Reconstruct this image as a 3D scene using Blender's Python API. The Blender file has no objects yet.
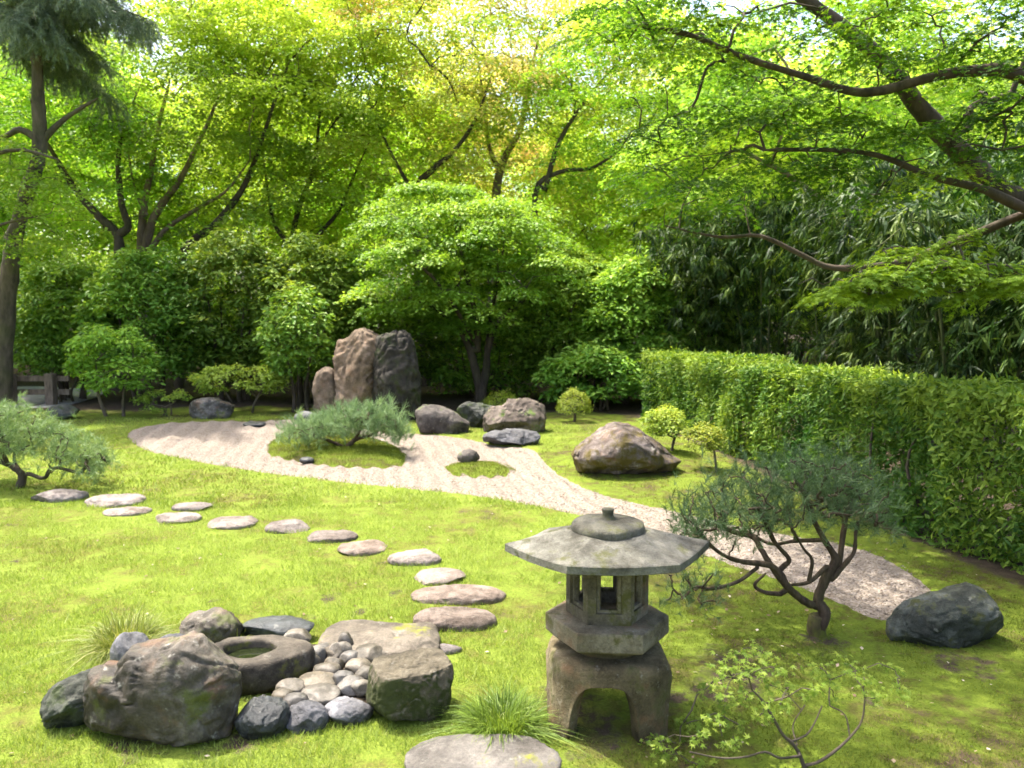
import bpy, math, random
import numpy as np
from mathutils import Vector

# ------------------------------------------------------------------ camera, light, exposure
sc = bpy.context.scene
RAD = math.radians
CAMH, FPX, PITCH = 2.0, 769.0, math.atan(64 / 769.0)
cam_d = bpy.data.cameras.new('camera'); cam = bpy.data.objects.new('camera', cam_d)
sc.collection.objects.link(cam); sc.camera = cam
cam_d.sensor_width = 36.0; cam_d.lens = 36.0 * FPX / 1024.0
cam_d.clip_start = 0.05; cam_d.clip_end = 1000
cam_d.dof.use_dof = True; cam_d.dof.focus_distance = 4.8; cam_d.dof.aperture_fstop = 2.8
cam.location = (0, 0, CAMH); cam.rotation_euler = (math.pi / 2 - PITCH, 0, 0)

SUN_EL, SUN_AZ = 66.0, -58.0          # azimuth from +Y towards +X
sd = Vector((math.cos(RAD(SUN_EL)) * math.sin(RAD(SUN_AZ)), math.cos(RAD(SUN_EL)) * math.cos(RAD(SUN_AZ)), math.sin(RAD(SUN_EL))))
w = bpy.data.worlds.new('World'); sc.world = w; w.use_nodes = True
nt = w.node_tree; nt.nodes.clear()
sky = nt.nodes.new('ShaderNodeTexSky'); sky.sky_type = 'NISHITA'; sky.sun_disc = False
sky.sun_elevation = RAD(SUN_EL); sky.sun_rotation = RAD(SUN_AZ); sky.dust_density = 5.0; sky.air_density = 1.0; sky.ozone_density = 0.3
bg = nt.nodes.new('ShaderNodeBackground'); bg.inputs[1].default_value = 0.15
wo = nt.nodes.new('ShaderNodeOutputWorld')
nt.links.new(sky.outputs[0], bg.inputs[0]); nt.links.new(bg.outputs[0], wo.inputs[0])
sl = bpy.data.lights.new('sun', 'SUN'); sl.energy = 3.05; sl.angle = RAD(0.6); sl.color = (1.0, 0.95, 0.86)
so = bpy.data.objects.new('sun', sl); sc.collection.objects.link(so)
so.rotation_euler = sd.to_track_quat('Z', 'Y').to_euler()
so.location = (0, 0, 60)
sc.view_settings.view_transform = 'Standard'; sc.view_settings.look = 'None'
sc.view_settings.exposure = 2.0; sc.view_settings.gamma = 1.0; sc.view_settings.use_curve_mapping = False
sc.render.engine = 'CYCLES'
cy = sc.cycles
cy.max_bounces = 10; cy.diffuse_bounces = 4; cy.glossy_bounces = 2; cy.transmission_bounces = 8; cy.adaptive_threshold = .03; cy.transparent_max_bounces = 4
cy.use_denoising = True
try: cy.denoiser = 'OPENIMAGEDENOISE'
except Exception: pass
cy.sample_clamp_indirect = 6.0
cy.filter_width = 1.6

# ------------------------------------------------------------------ pixel <-> world (used to measure places off the photo)
CP, SP = math.cos(PITCH), math.sin(PITCH)
def ray(px, py):
    u = (px - 512) / FPX; v = -(py - 384) / FPX
    return np.array([u, CP + v * SP, -SP + v * CP])
def G(px, py, z=0.0):
    d = ray(px, py); t = (z - CAMH) / d[2]; return np.array([d[0] * t, d[1] * t, z])
def P(px, py, Y):
    d = ray(px, py); t = Y / d[1]; return np.array([d[0] * t, Y, CAMH + d[2] * t])
def PX(p):
    p = np.asarray(p, float); z = p[..., 2] - CAMH; y = p[..., 1]
    dep = np.maximum(y * CP - z * SP, 1e-3); up = y * SP + z * CP
    return 512 + FPX * p[..., 0] / dep, 384 - FPX * up / dep

# ------------------------------------------------------------------ numpy noise
def vnoise(p, seed=0):
    p = np.asarray(p, np.float64); i = np.floor(p).astype(np.int64); f = p - i; f = f * f * (3 - 2 * f)
    def h(a, b, c):
        n = (a * 374761393 + b * 668265263 + c * 2147483647 + seed * 1274126177) & 0xffffffff
        n = ((n ^ (n >> 13)) * 1274126177) & 0xffffffff
        n = ((n ^ (n >> 16)) * 2246822519) & 0xffffffff
        return ((n ^ (n >> 15)) & 0xffff) / 65535.0
    x, y, z = i[..., 0], i[..., 1], i[..., 2]; fx, fy, fz = f[..., 0], f[..., 1], f[..., 2]
    l = lambda a, b, t: a + (b - a) * t
    return l(l(l(h(x, y, z), h(x+1, y, z), fx), l(h(x, y+1, z), h(x+1, y+1, z), fx), fy),
             l(l(h(x, y, z+1), h(x+1, y, z+1), fx), l(h(x, y+1, z+1), h(x+1, y+1, z+1), fx), fy), fz) * 2 - 1
def fbm(p, scale=1.0, octv=4, seed=0, gain=0.5):
    p = np.asarray(p, float) * scale; s = 0; a = 1.0; t = 0
    for o in range(octv):
        s = s + a * vnoise(p, seed + o * 17); t += a; a *= gain; p = p * 2.03 + 3.1
    return s / t
def smooth(a, b, x):
    t = np.clip((x - a) / (b - a), 0, 1); return t * t * (3 - 2 * t)
def in_poly(poly, x, y):
    poly = np.asarray(poly, float); r = np.zeros(np.shape(x), bool); j = len(poly) - 1
    for i in range(len(poly)):
        xi, yi = poly[i]; xj, yj = poly[j]
        r ^= ((yi > y) != (yj > y)) & (x < (xj - xi) * (y - yi) / (yj - yi + 1e-12) + xi); j = i
    return r
def poly_dist(poly, x, y):            # signed: positive inside
    poly = np.asarray(poly, float); d = np.full(np.shape(x), 1e9); n = len(poly)
    for i in range(n):
        a = poly[i]; b = poly[(i + 1) % n]; ab = b - a; L = (ab ** 2).sum() + 1e-12
        t = np.clip(((x - a[0]) * ab[0] + (y - a[1]) * ab[1]) / L, 0, 1)
        d = np.minimum(d, np.hypot(x - a[0] - t * ab[0], y - a[1] - t * ab[1]))
    return np.where(in_poly(poly, x, y), d, -d)
def smooth_poly(pts, n=5):
    pts = np.asarray(pts, float)
    for _ in range(2):
        nx = np.roll(pts, -1, 0); pts = np.stack([pts * .75 + nx * .25, pts * .25 + nx * .75], 1).reshape(-1, 2)
    return pts
def unit(v): return v / (np.linalg.norm(v, axis=-1, keepdims=True) + 1e-9)

# ------------------------------------------------------------------ mesh building
class MB:
    def __init__(s): s.v = []; s.f = []; s.t = []; s.n = 0
    def add(s, v, f, tint=None):
        v = np.asarray(v, float).reshape(-1, 3); f = np.asarray(f, np.int64)
        s.v.append(v); s.f.append(f + s.n); s.n += len(v)
        s.t.append(np.zeros(len(f)) if tint is None else np.broadcast_to(np.asarray(tint, float), (len(f),)))
        return s
    def quad_strip_grid(s, V, closed_u=False, closed_v=False, tint=None):   # V: (nu, nv, 3)
        nu, nv = V.shape[:2]; idx = np.arange(nu * nv).reshape(nu, nv)
        iu = np.arange(nu if closed_u else nu - 1); iv = np.arange(nv if closed_v else nv - 1)
        A, B = np.meshgrid(iu, iv, indexing='ij'); A2 = (A + 1) % nu; B2 = (B + 1) % nv
        f = np.stack([idx[A, B], idx[A2, B], idx[A2, B2], idx[A, B2]], -1).reshape(-1, 4)
        return s.add(V.reshape(-1, 3), f, tint)
    def build(s, name, mat, parent=None, loc=None, smooth=True, origin=None):
        V = np.concatenate(s.v); L = np.zeros(3)
        if parent is not None: L = np.array(parent.location if origin is None else origin)
        elif loc is not None: L = np.asarray(loc, float)
        me = bpy.data.meshes.new(name)
        tot = np.concatenate([np.full(len(f), f.shape[1], np.int32) for f in s.f]); idx = np.concatenate([f.reshape(-1) for f in s.f]).astype(np.int32)
        me.vertices.add(len(V)); me.vertices.foreach_set('co', (V - L).astype(np.float32).reshape(-1))
        me.loops.add(len(idx)); me.loops.foreach_set('vertex_index', idx)
        me.polygons.add(len(tot)); st = np.zeros(len(tot), np.int32); st[1:] = np.cumsum(tot)[:-1]
        me.polygons.foreach_set('loop_start', st); me.polygons.foreach_set('loop_total', tot)
        me.polygons.foreach_set('use_smooth', np.full(len(tot), smooth, bool))
        at = me.attributes.new('tint', 'FLOAT', 'FACE'); at.data.foreach_set('value', np.concatenate(s.t).astype(np.float32))
        me.update(calc_edges=True); me.materials.append(mat)
        o = bpy.data.objects.new(name, me); sc.collection.objects.link(o)
        if parent is not None: o.parent = parent
        else: o.location = L
        return o
def tag(o, label, cat=None, group=None, kind=None):
    o['label'] = label
    if cat: o['category'] = cat
    if group: o['group'] = group
    if kind: o['kind'] = kind
    return o
def thing(name, label, cat, loc, group=None):
    o = bpy.data.objects.new(name, None); o.location = [float(x) for x in loc]; o.empty_display_size = .2
    sc.collection.objects.link(o); return tag(o, label, cat, group)
def copy_tree(o, loc, rz, scale, label):
    c = o.copy(); sc.collection.objects.link(c); c.location = [float(x) for x in loc]; c.rotation_euler = (0, 0, rz)
    c.scale = (scale, scale, scale) if np.isscalar(scale) else scale; c['label'] = label
    for ch in list(o.children):
        d = ch.copy(); sc.collection.objects.link(d); d.parent = c
    return c
def spline(pts, per=4):
    p = np.asarray(pts, float)
    if len(p) < 3: 
        t = np.linspace(0, 1, per + 1)[:, None]; return p[0] * (1 - t) + p[-1] * t
    q = np.concatenate([[2 * p[0] - p[1]], p, [2 * p[-1] - p[-2]]]); out = []
    for i in range(1, len(q) - 2):
        for t in np.arange(per) / per:
            a, b, c, d = q[i-1], q[i], q[i+1], q[i+2]
            out.append(.5 * (2*b + (c - a)*t + (2*a - 5*b + 4*c - d)*t*t + (3*b - a - 3*c + d)*t**3))
    out.append(p[-1]); return np.array(out)
def tube(mb, pts, rad, sides=6, cap=True, rough=0.0, seed=0):
    p = np.asarray(pts, float); n = len(p); r = np.broadcast_to(np.asarray(rad, float), (n,))
    t = np.gradient(p, axis=0); t = unit(t); up = np.array([0, 0, 1.]) if abs(t[0][2]) < .9 else np.array([1., 0, 0])
    u = unit(np.cross(t[0], up)); U = []
    for i in range(n):
        u = unit(u - t[i] * (u @ t[i])); U.append(u)
    U = np.array(U); W = np.cross(t, U); a = np.arange(sides) * 2 * math.pi / sides
    ring = (U[:, None] * np.cos(a)[None, :, None] + W[:, None] * np.sin(a)[None, :, None])
    rr = r[:, None] * np.ones(sides)
    if rough: rr = rr * (1 + rough * fbm(p[:, None] * 1.0 + ring * r[:, None, None] * 1.3, 3.0 / max(r.max(), .03) * .25, 3, seed) * 1.6)
    V = p[:, None] + ring * rr[..., None]
    mb.quad_strip_grid(V, closed_v=True)
    if cap:
        k = mb.n; mb.add(np.concatenate([V[-1], [p[-1] + t[-1] * r[-1] * .6]]), [[i, (i + 1) % sides, sides] for i in range(sides)])
    return mb

# ------------------------------------------------------------------ leaves
RHOMB = (np.array([[0, 0, 0], [-.36, .5, .06], [0, 1, 0], [.36, .5, .06]]), np.array([[0, 1, 2, 3]]))
LANCE = (np.array([[0, 0, 0], [-.075, .38, .02], [.075, .38, .02], [0, 1, -.16]]), np.array([[0, 2, 3, 1]]))
def _maple():
    v = [[0, .12, 0]]; tips = [(-85, .55), (-42, .85), (0, 1.0), (42, .85), (85, .55)]; nt_ = [(-125, .16), (-63, .30), (-21, .34), (21, .34), (63, .30), (125, .16)]
    for a, r in tips: v.append([math.sin(RAD(a)) * r, .12 + math.cos(RAD(a)) * r, -.1 * r])
    for a, r in nt_: v.append([math.sin(RAD(a)) * r, .12 + math.cos(RAD(a)) * r, 0.03])
    return np.array(v) * .75, np.array([[0, 6 + i, 1 + i, 7 + i] for i in range(5)])
MAPLE = _maple()
def leaves(mb, pos, nrm, dirv, size, shape, tint, rng=None):
    sv, sf = shape; n = len(pos); N = unit(nrm); D = unit(dirv - N * (dirv * N).sum(-1, keepdims=True)); X = np.cross(D, N)
    s = np.broadcast_to(np.asarray(size, float), (n,))[:, None, None]
    V = pos[:, None] + s * (X[:, None] * sv[None, :, :1] + D[:, None] * sv[None, :, 1:2] + N[:, None] * sv[None, :, 2:3])
    F = sf[None] + (np.arange(n) * len(sv))[:, None, None]
    mb.add(V.reshape(-1, 3), F.reshape(-1, sf.shape[1]), np.repeat(np.broadcast_to(tint, (n,)), len(sf)))
def rand_dir(rng, n):
    return unit(rng.normal(size=(n, 3)))
def pad_leaves(mb, rng, c, R, n, size, shape=RHOMB, thick=.10, droop=.38, tilt=.36, tint0=.5, jit=.22, tiltdir=None, outwardness=.6):
    """a layer of foliage: leaves spread over a thin drooping tier"""
    a = rng.uniform(0, 2*math.pi, n); r = np.sqrt(rng.uniform(0, 1, n)) * (1 + .25*np.sin(3*a + rng.uniform(0, 6)) + .15*np.sin(5*a + rng.uniform(0, 6)))
    x = np.cos(a) * r; y = np.sin(a) * r
    z = -droop * r**2 + rng.normal(0, thick, n)
    if tiltdir is not None: z = z + tiltdir[0] * x + tiltdir[1] * y
    pos = c + np.stack([x, y, z], -1) * R
    nr = np.stack([x * .5, y * .5, np.ones(n)], -1) + rng.normal(0, tilt, (n, 3))
    dv = np.stack([x, y, -.35 * np.ones(n)], -1) * outwardness + rng.normal(0, .5, (n, 3))
    leaves(mb, pos, nr, dv, size * rng.uniform(.65, 1.2, n), shape, np.clip(tint0 + rng.normal(0, jit * .5, n), 0, 1))
def ball_leaves(mb, rng, c, R, n, size, shape=RHOMB, flat=.8, tint0=.5, jit=.35, shell=.45, rnd=.55):
    d = rand_dir(rng, n); d[:, 2] = np.where(d[:, 2] < -.3, -d[:, 2], d[:, 2]); r = rng.uniform(shell, 1, n) ** .6
    pos = c + d * r[:, None] * R * np.array([1, 1, flat])
    nr = d * .55 + np.array([0, 0, .9]) + rng.normal(0, rnd * .8, (n, 3))
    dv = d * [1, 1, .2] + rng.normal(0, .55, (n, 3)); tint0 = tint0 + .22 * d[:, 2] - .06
    leaves(mb, pos, nr, dv, size * rng.uniform(.65, 1.2, n), shape, np.clip(tint0 + rng.normal(0, jit * .5, n), 0, 1))
def tufts(mb, rng, pos, dirs, n, length, width, spread=.6, tint=None):
    m = len(pos); D = np.repeat(unit(dirs), n, 0); B = np.repeat(pos, n, 0); B = B + D * (rng.uniform(-.5, .35, (m*n, 1)) * length)
    d = unit(D + rng.normal(0, spread, (m * n, 3))); L = length * rng.uniform(.7, 1.15, (m * n, 1))
    s = unit(np.cross(d, rng.normal(size=(m * n, 3)))) * width
    V = np.stack([B - s, B + s, B + d * L], 1).reshape(-1, 3)
    tt = rng.uniform(0, 1, m*n) * .5 + np.repeat(rng.uniform(0, 1, m), n) * .5 if tint is None else tint
    mb.add(V, np.arange(m * n * 3).reshape(-1, 3), tt)

# ------------------------------------------------------------------ branch network
class Wood:
    """limbs plus twigs grown greedily from the nearest limb to each clump; radii follow the pipe rule"""
    def __init__(s, tip=.008): s.p = []; s.par = []; s.minr = []; s.chains = []; s.tip = tip
    def limb(s, pts, r0=None, r1=None, attach=None, per=4):
        q = spline(pts, per); st = attach
        if st is None and s.p:
            d = np.linalg.norm(np.array(s.p) - q[0], axis=1); st = int(d.argmin())
            if d[st] > .6: st = None
        ch = [] if st is None else [st]; rr = np.linspace(r0 or 0, r1 or 0, len(q))
        for i, x in enumerate(q):
            s.p.append(x); s.par.append(ch[-1] if ch else -1); s.minr.append(rr[i]); ch.append(len(s.p) - 1)
        s.chains.append(ch); return ch
    def reach(s, target, rng, sag=.12, k=4, up=.5, wob=.05):
        A = np.array(s.p); d = A - target; dist = np.linalg.norm(d, axis=1)
        cost = dist * (1 + up * np.maximum(0, d[:, 2]) / (dist + .1)) ; i = int(cost.argmin()); a = A[i]; L = dist[i]
        ts = np.linspace(0, 1, k + 1)[1:]; pts = [a + (target - a) * t + np.array([0, 0, sag * L]) * math.sin(math.pi * t) + rng.normal(0, wob * L, 3) * (t < 1) for t in ts]
        ch = [i]
        for x in pts:
            s.p.append(x); s.par.append(ch[-1]); s.minr.append(0); ch.append(len(s.p) - 1)
        s.chains.append(ch); return ch[-1]
    def mesh(s, mb, sides=6, big=.05, bigsides=10, rough=.15, expo=2.4, seed=0):
        n = len(s.p); acc = np.zeros(n); kids = np.zeros(n, int)
        for i in range(n):
            if s.par[i] >= 0: kids[s.par[i]] += 1
        for i in range(n - 1, -1, -1):
            if kids[i] == 0: acc[i] = s.tip ** expo
            if s.par[i] >= 0: acc[s.par[i]] += acc[i]
        r = np.maximum(acc ** (1 / expo), s.minr); A = np.array(s.p)
        for ch in s.chains:
            if len(ch) < 2: continue
            rr = r[ch].copy()
            if s.par[ch[0]] >= 0 or len(ch) > 1: rr[0] = min(rr[0], rr[1] * 1.25)
            rr[-1] = max(rr[-1] * .6, .003)
            b = rr.max() > big
            tube(mb, A[ch], rr, bigsides if b else sides, rough=rough if b else 0, seed=seed)

# ------------------------------------------------------------------ materials
def nodes(name):
    m = bpy.data.materials.new(name); m.use_nodes = True; t = m.node_tree; t.nodes.clear()
    return m, t, t.nodes.new('ShaderNodeOutputMaterial')
def N(t, typ, **kw):
    n = t.nodes.new(typ)
    for k, v in kw.items(): setattr(n, k, v)
    return n
def inp(n, k, v): n.inputs[k].default_value = v
def ramp(t, fac, stops):
    r = N(t, 'ShaderNodeValToRGB'); e = r.color_ramp.elements
    while len(e) < len(stops): e.new(.5)
    for i, (p, c) in enumerate(stops): e[i].position = p; e[i].color = (*c, 1)
    t.links.new(fac, r.inputs[0]); return r.outputs[0]
def mix(t, fac, a, b, mode='MIX'):
    m = N(t, 'ShaderNodeMix', data_type='RGBA', blend_type=mode)
    for s, x in ((m.inputs[0], fac), (m.inputs[6], a), (m.inputs[7], b)):
        if isinstance(x, (int, float)): s.default_value = x
        elif isinstance(x, tuple): s.default_value = (*x, 1)
        else: t.links.new(x, s)
    return m.outputs[2]
def noise(t, co, scale, detail=4, rough=.55, out=0):
    n = N(t, 'ShaderNodeTexNoise'); inp(n, 'Scale', scale); inp(n, 'Detail', detail); inp(n, 'Roughness', rough)
    if co is not None: t.links.new(co, n.inputs['Vector'])
    return n.outputs[out]
def math_(t, op, a, b=0.0, clamp=False):
    m = N(t, 'ShaderNodeMath', operation=op, use_clamp=clamp)
    for s, x in ((m.inputs[0], a), (m.inputs[1], b)):
        if isinstance(x, (int, float)): s.default_value = x
        else: t.links.new(x, s)
    return m.outputs[0]
def mapr(t, v, a, b, c=0., d=1.):
    m = N(t, 'ShaderNodeMapRange'); t.links.new(v, m.inputs[0])
    for i, x in enumerate((a, b, c, d)): m.inputs[i + 1].default_value = x
    return m.outputs[0]
def leaf_mat(name, stops, trans=.5, tcol=(1.25, 1.15, .55), rough=.5, spec=.35, hue=.012, val=.18):
    m, t, out = nodes(name)
    at = N(t, 'ShaderNodeAttribute', attribute_name='tint'); c = ramp(t, at.outputs['Fac'], stops)
    oi = N(t, 'ShaderNodeObjectInfo'); hs = N(t, 'ShaderNodeHueSaturation')
    t.links.new(mapr(t, oi.outputs['Random'], 0, 1, .5 - hue, .5 + hue), hs.inputs['Hue'])
    t.links.new(mapr(t, oi.outputs['Random'], 0, 1, 1 - val, 1 + val), hs.inputs['Value']); t.links.new(c, hs.inputs['Color']); c = hs.outputs[0]
    b = N(t, 'ShaderNodeBsdfPrincipled'); t.links.new(c, b.inputs['Base Color']); inp(b, 'Roughness', rough); inp(b, 'Specular IOR Level', spec)
    tr = N(t, 'ShaderNodeBsdfTranslucent'); t.links.new(mix(t, 1.0, c, tcol, 'MULTIPLY'), tr.inputs[0])
    mx = N(t, 'ShaderNodeMixShader'); mx.inputs[0].default_value = trans
    t.links.new(b.outputs[0], mx.inputs[1]); t.links.new(tr.outputs[0], mx.inputs[2]); t.links.new(mx.outputs[0], out.inputs[0]); return m
def bark_mat(name, a, b, moss=None, mossamt=.0, scale=9, bump=.5):
    m, t, out = nodes(name); tc = N(t, 'ShaderNodeTexCoord'); mp = N(t, 'ShaderNodeMapping'); inp(mp, 'Scale', (1, 1, .3)); t.links.new(tc.outputs['Object'], mp.inputs[0])
    n1 = noise(t, mp.outputs[0], scale, 6, .65); n2 = noise(t, tc.outputs['Object'], scale * .35, 3)
    c = mix(t, mapr(t, n1, .35, .7), a, b)
    if moss: c = mix(t, math_(t, 'MULTIPLY', mapr(t, n2, .42, .62), mossamt, True), c, moss)
    p = N(t, 'ShaderNodeBsdfPrincipled'); t.links.new(c, p.inputs['Base Color']); inp(p, 'Roughness', .85); inp(p, 'Specular IOR Level', .2)
    bp = N(t, 'ShaderNodeBump'); inp(bp, 'Strength', bump); inp(bp, 'Distance', .02); t.links.new(n1, bp.inputs['Height']); t.links.new(bp.outputs[0], p.inputs['Normal'])
    t.links.new(p.outputs[0], out.inputs[0]); return m
def rock_mat(name, dark, mid, light, moss=(.05, .075, .012), moss_up=0.0, moss_any=0.0, lichen=0.2, scale=6.0, rough=.8, spec=.3, rust=0.0, bump=.6):
    m, t, out = nodes(name); tc = N(t, 'ShaderNodeTexCoord'); oi = N(t, 'ShaderNodeObjectInfo'); add = N(t, 'ShaderNodeVectorMath', operation='ADD')
    sc_ = N(t, 'ShaderNodeVectorMath', operation='SCALE'); cx = N(t, 'ShaderNodeCombineXYZ'); t.links.new(oi.outputs['Random'], cx.inputs[0]); t.links.new(oi.outputs['Random'], cx.inputs[1])
    t.links.new(cx.outputs[0], sc_.inputs[0]); inp(sc_, 'Scale', 37.0); t.links.new(tc.outputs['Object'], add.inputs[0]); t.links.new(sc_.outputs[0], add.inputs[1]); co = add.outputs[0]
    nb = noise(t, co, scale * .45, 5, .6); nm = noise(t, co, scale * 1.7, 6, .65); nf = noise(t, co, scale * 14, 6, .75)
    c = ramp(t, math_(t, 'ADD', math_(t, 'MULTIPLY', nb, .6), math_(t, 'MULTIPLY', nm, .4)), [(.37, dark), (.5, mid), (.63, light)])
    c = mix(t, .55, c, ramp(t, nf, [(.3, (.35, .33, .3)), (.7, (1.4, 1.38, 1.34))]), 'MULTIPLY')
    hs = N(t, 'ShaderNodeHueSaturation'); t.links.new(mapr(t, oi.outputs['Random'], 0, 1, .72, 1.25), hs.inputs['Value']); rn2 = math_(t, 'FRACT', math_(t, 'MULTIPLY', oi.outputs['Random'], 17.3)); t.links.new(mapr(t, rn2, 0, 1, .6, 1.35), hs.inputs['Saturation']); t.links.new(c, hs.inputs['Color']); c = hs.outputs[0]
    c = mix(t, .75, c, ramp(t, noise(t, co, scale * .8, 6, .72), [(.36, (.42, .40, .37)), (.5, (1, 1, 1)), (.66, (1.25, 1.24, 1.22))]), 'MULTIPLY')
    if rust: c = mix(t, math_(t, 'MULTIPLY', mapr(t, noise(t, co, scale * .8, 4, .6), .56, .68), rust, True), c, (.16, .07, .03))
    if lichen: c = mix(t, math_(t, 'MULTIPLY', mapr(t, noise(t, co, scale * 2.6, 5, .7), .6, .7), lichen, True), c, (.40, .39, .33))
    if moss_up or moss_any:
        ge = N(t, 'ShaderNodeNewGeometry'); sx = N(t, 'ShaderNodeSeparateXYZ'); t.links.new(ge.outputs['Normal'], sx.inputs[0])
        mm = math_(t, 'ADD', math_(t, 'MULTIPLY', mapr(t, sx.outputs[2], .1, .9), moss_up), moss_any)
        k = math_(t, 'ADD', mm, math_(t, 'MULTIPLY', math_(t, 'SUBTRACT', noise(t, co, scale * .9, 6, .7), .5), 3.2))
        c = mix(t, mapr(t, k, .45, .75), c, mix(t, noise(t, co, scale * 6, 3), moss, tuple(x * 2.2 for x in moss)))
    p = N(t, 'ShaderNodeBsdfPrincipled'); t.links.new(c, p.inputs['Base Color']); inp(p, 'Roughness', rough); inp(p, 'Specular IOR Level', spec)
    bp = N(t, 'ShaderNodeBump'); inp(bp, 'Strength', bump); inp(bp, 'Distance', .022)
    t.links.new(math_(t, 'ADD', math_(t, 'MULTIPLY', nm, 1.4), math_(t, 'MULTIPLY', nf, .5)), bp.inputs['Height'])
    t.links.new(bp.outputs[0], p.inputs['Normal']); t.links.new(p.outputs[0], out.inputs[0]); return m

M = {}
M['maple_yellow'] = leaf_mat('yellow green maple leaf', [(0, (.25, .39, .05)), (.5, (.43, .56, .075)), (1, (.64, .70, .13))], .56, (1.08, 1.12, .6))
M['maple_green'] = leaf_mat('fresh green maple leaf', [(0, (.15, .28, .04)), (.5, (.29, .46, .06)), (1, (.50, .63, .11))], .54, (1.08, 1.12, .6))
M['maple_orange'] = leaf_mat('orange tipped maple leaf', [(0, (.28, .43, .06)), (.5, (.47, .57, .09)), (.75, (.64, .57, .20)), (1, (.68, .47, .27))], .55, (1.15, 1.05, .7))
M['maple_deep'] = leaf_mat('deep green maple leaf', [(0, (.028, .095, .010)), (.5, (.065, .185, .014)), (1, (.30, .48, .04))], .54, (1.25, 1.15, .5))
M['center_maple'] = leaf_mat('centre maple leaf', [(0, (.09, .19, .02)), (.5, (.19, .34, .035)), (1, (.38, .52, .07))], .48, (1.2, 1.15, .6))
M['rhodo'] = leaf_mat('glossy shrub leaf', [(0, (.06, .14, .018)), (.5, (.155, .29, .034)), (1, (.35, .48, .085))], .36, (1.3, 1.2, .5), rough=.45, spec=.25)
M['rhodo_light'] = leaf_mat('light shrub leaf', [(0, (.09, .18, .02)), (.5, (.20, .34, .04)), (1, (.40, .54, .09))], .40, (1.25, 1.15, .5), rough=.48, spec=.22)
M['hedge'] = leaf_mat('hedge leaf', [(0, (.025, .08, .010)), (.5, (.09, .165, .018)), (1, (.28, .36, .05))], .38, (1.2, 1.15, .5), rough=.5, spec=.22)
M['bamboo'] = leaf_mat('bamboo leaf', [(0, (.012, .036, .007)), (.5, (.038, .085, .012)), (1, (.17, .25, .045))], .28, (1.2, 1.15, .5), rough=.5, spec=.22)
M['topiary'] = leaf_mat('clipped shrub leaf', [(0, (.09, .15, .015)), (.5, (.20, .27, .022)), (1, (.36, .40, .04))], .35, (1.2, 1.1, .5))
M['pine_blue'] = leaf_mat('blue green needle', [(0, (.07, .12, .05)), (.5, (.16, .24, .105)), (1, (.31, .40, .20))], .3, (1.1, 1.1, .8))
M['pine_green'] = leaf_mat('green needle', [(0, (.08, .15, .045)), (.5, (.18, .28, .10)), (1, (.34, .45, .20))], .3, (1.1, 1.1, .7))
M['pine_dark'] = leaf_mat('dark needle', [(0, (.028, .058, .022)), (.5, (.07, .125, .048)), (1, (.15, .225, .095))], .3, (1.1, 1.1, .7))
M['cedar'] = leaf_mat('grey green conifer needle', [(0, (.07, .10, .065)), (.6, (.17, .23, .13)), (.93, (.26, .30, .18)), (1, (.30, .20, .14))], .25, (1.1, 1.1, .8))
M['blade'] = leaf_mat('lawn blade', [(0, (.18, .14, .05)), (.2, (.145, .17, .03)), (.6, (.178, .248, .034)), (1, (.27, .325, .075))], .42, (1.1, 1.12, .5), rough=.5, spec=.25)
M['moss_blade'] = leaf_mat('moss tip', [(0, (.10, .085, .022)), (.3, (.09, .12, .018)), (.7, (.135, .18, .022)), (1, (.20, .24, .04))], .35, (1.2, 1.1, .5), rough=.8, spec=.1)
M['tuft'] = leaf_mat('long grass blade', [(0, (.09, .14, .02)), (.5, (.20, .28, .04)), (.85, (.36, .40, .12)), (1, (.45, .44, .22))], .4, (1.2, 1.1, .6), rough=.45, spec=.3)
M['sapling'] = leaf_mat('sapling leaf', [(0, (.08, .16, .015)), (.5, (.17, .29, .025)), (1, (.32, .42, .06))], .5, (1.2, 1.1, .5))
M['bark_grey'] = bark_mat('grey brown bark', (.05, .04, .03), (.15, .115, .085), (.07, .08, .02), .35)
M['bark_dark'] = bark_mat('dark bark', (.038, .029, .021), (.115, .086, .064), (.04, .05, .012), .3)
M['bark_pale'] = bark_mat('pale brown bark', (.12, .085, .06), (.29, .21, .155), (.10, .10, .03), .25, 6)
M['bark_pine'] = bark_mat('pine bark', (.045, .03, .022), (.15, .10, .075), (.085, .10, .02), .25, 25)
M['bark_stump'] = bark_mat('dark pine bark', (.03, .02, .014), (.10, .07, .048), (.06, .06, .014), .3, 25)
M['bark_moss'] = bark_mat('mossy pine bark', (.05, .04, .02), (.11, .09, .04), (.11, .12, .02), .9, 25)
M['wood'] = bark_mat('weathered timber', (.10, .075, .055), (.26, .20, .15), None, 0, 12)
M['culm'] = bark_mat('bamboo culm', (.05, .07, .02), (.12, .13, .05), None, 0, 8, .1)
M['rock_front'] = rock_mat('brown grey boulder', (.024, .021, .016), (.07, .06, .046), (.17, .155, .135), moss=(.045, .05, .012), moss_up=.05, moss_any=.22, lichen=.5, scale=6, rough=.55, rust=.4)
M['rock_dark'] = rock_mat('dark wet rock', (.010, .012, .012), (.028, .033, .033), (.085, .095, .10), moss_up=.1, moss_any=-.05, lichen=.3, scale=7, rough=.45, spec=.5)
M['rock_shade'] = rock_mat('brown rock darkened for shade', (.012, .010, .007), (.035, .028, .018), (.075, .062, .042), moss=(.02, .024, .007), moss_any=.35, lichen=.1, scale=5)  # deep tree shade on the upright rock is put into this darker brown
M['rock_slate'] = rock_mat('greenish slate rock', (.014, .017, .013), (.04, .046, .036), (.11, .12, .105), moss=(.04, .042, .012), moss_any=.25, moss_up=.1, lichen=.3, scale=6, rough=.75, spec=.2)
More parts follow.
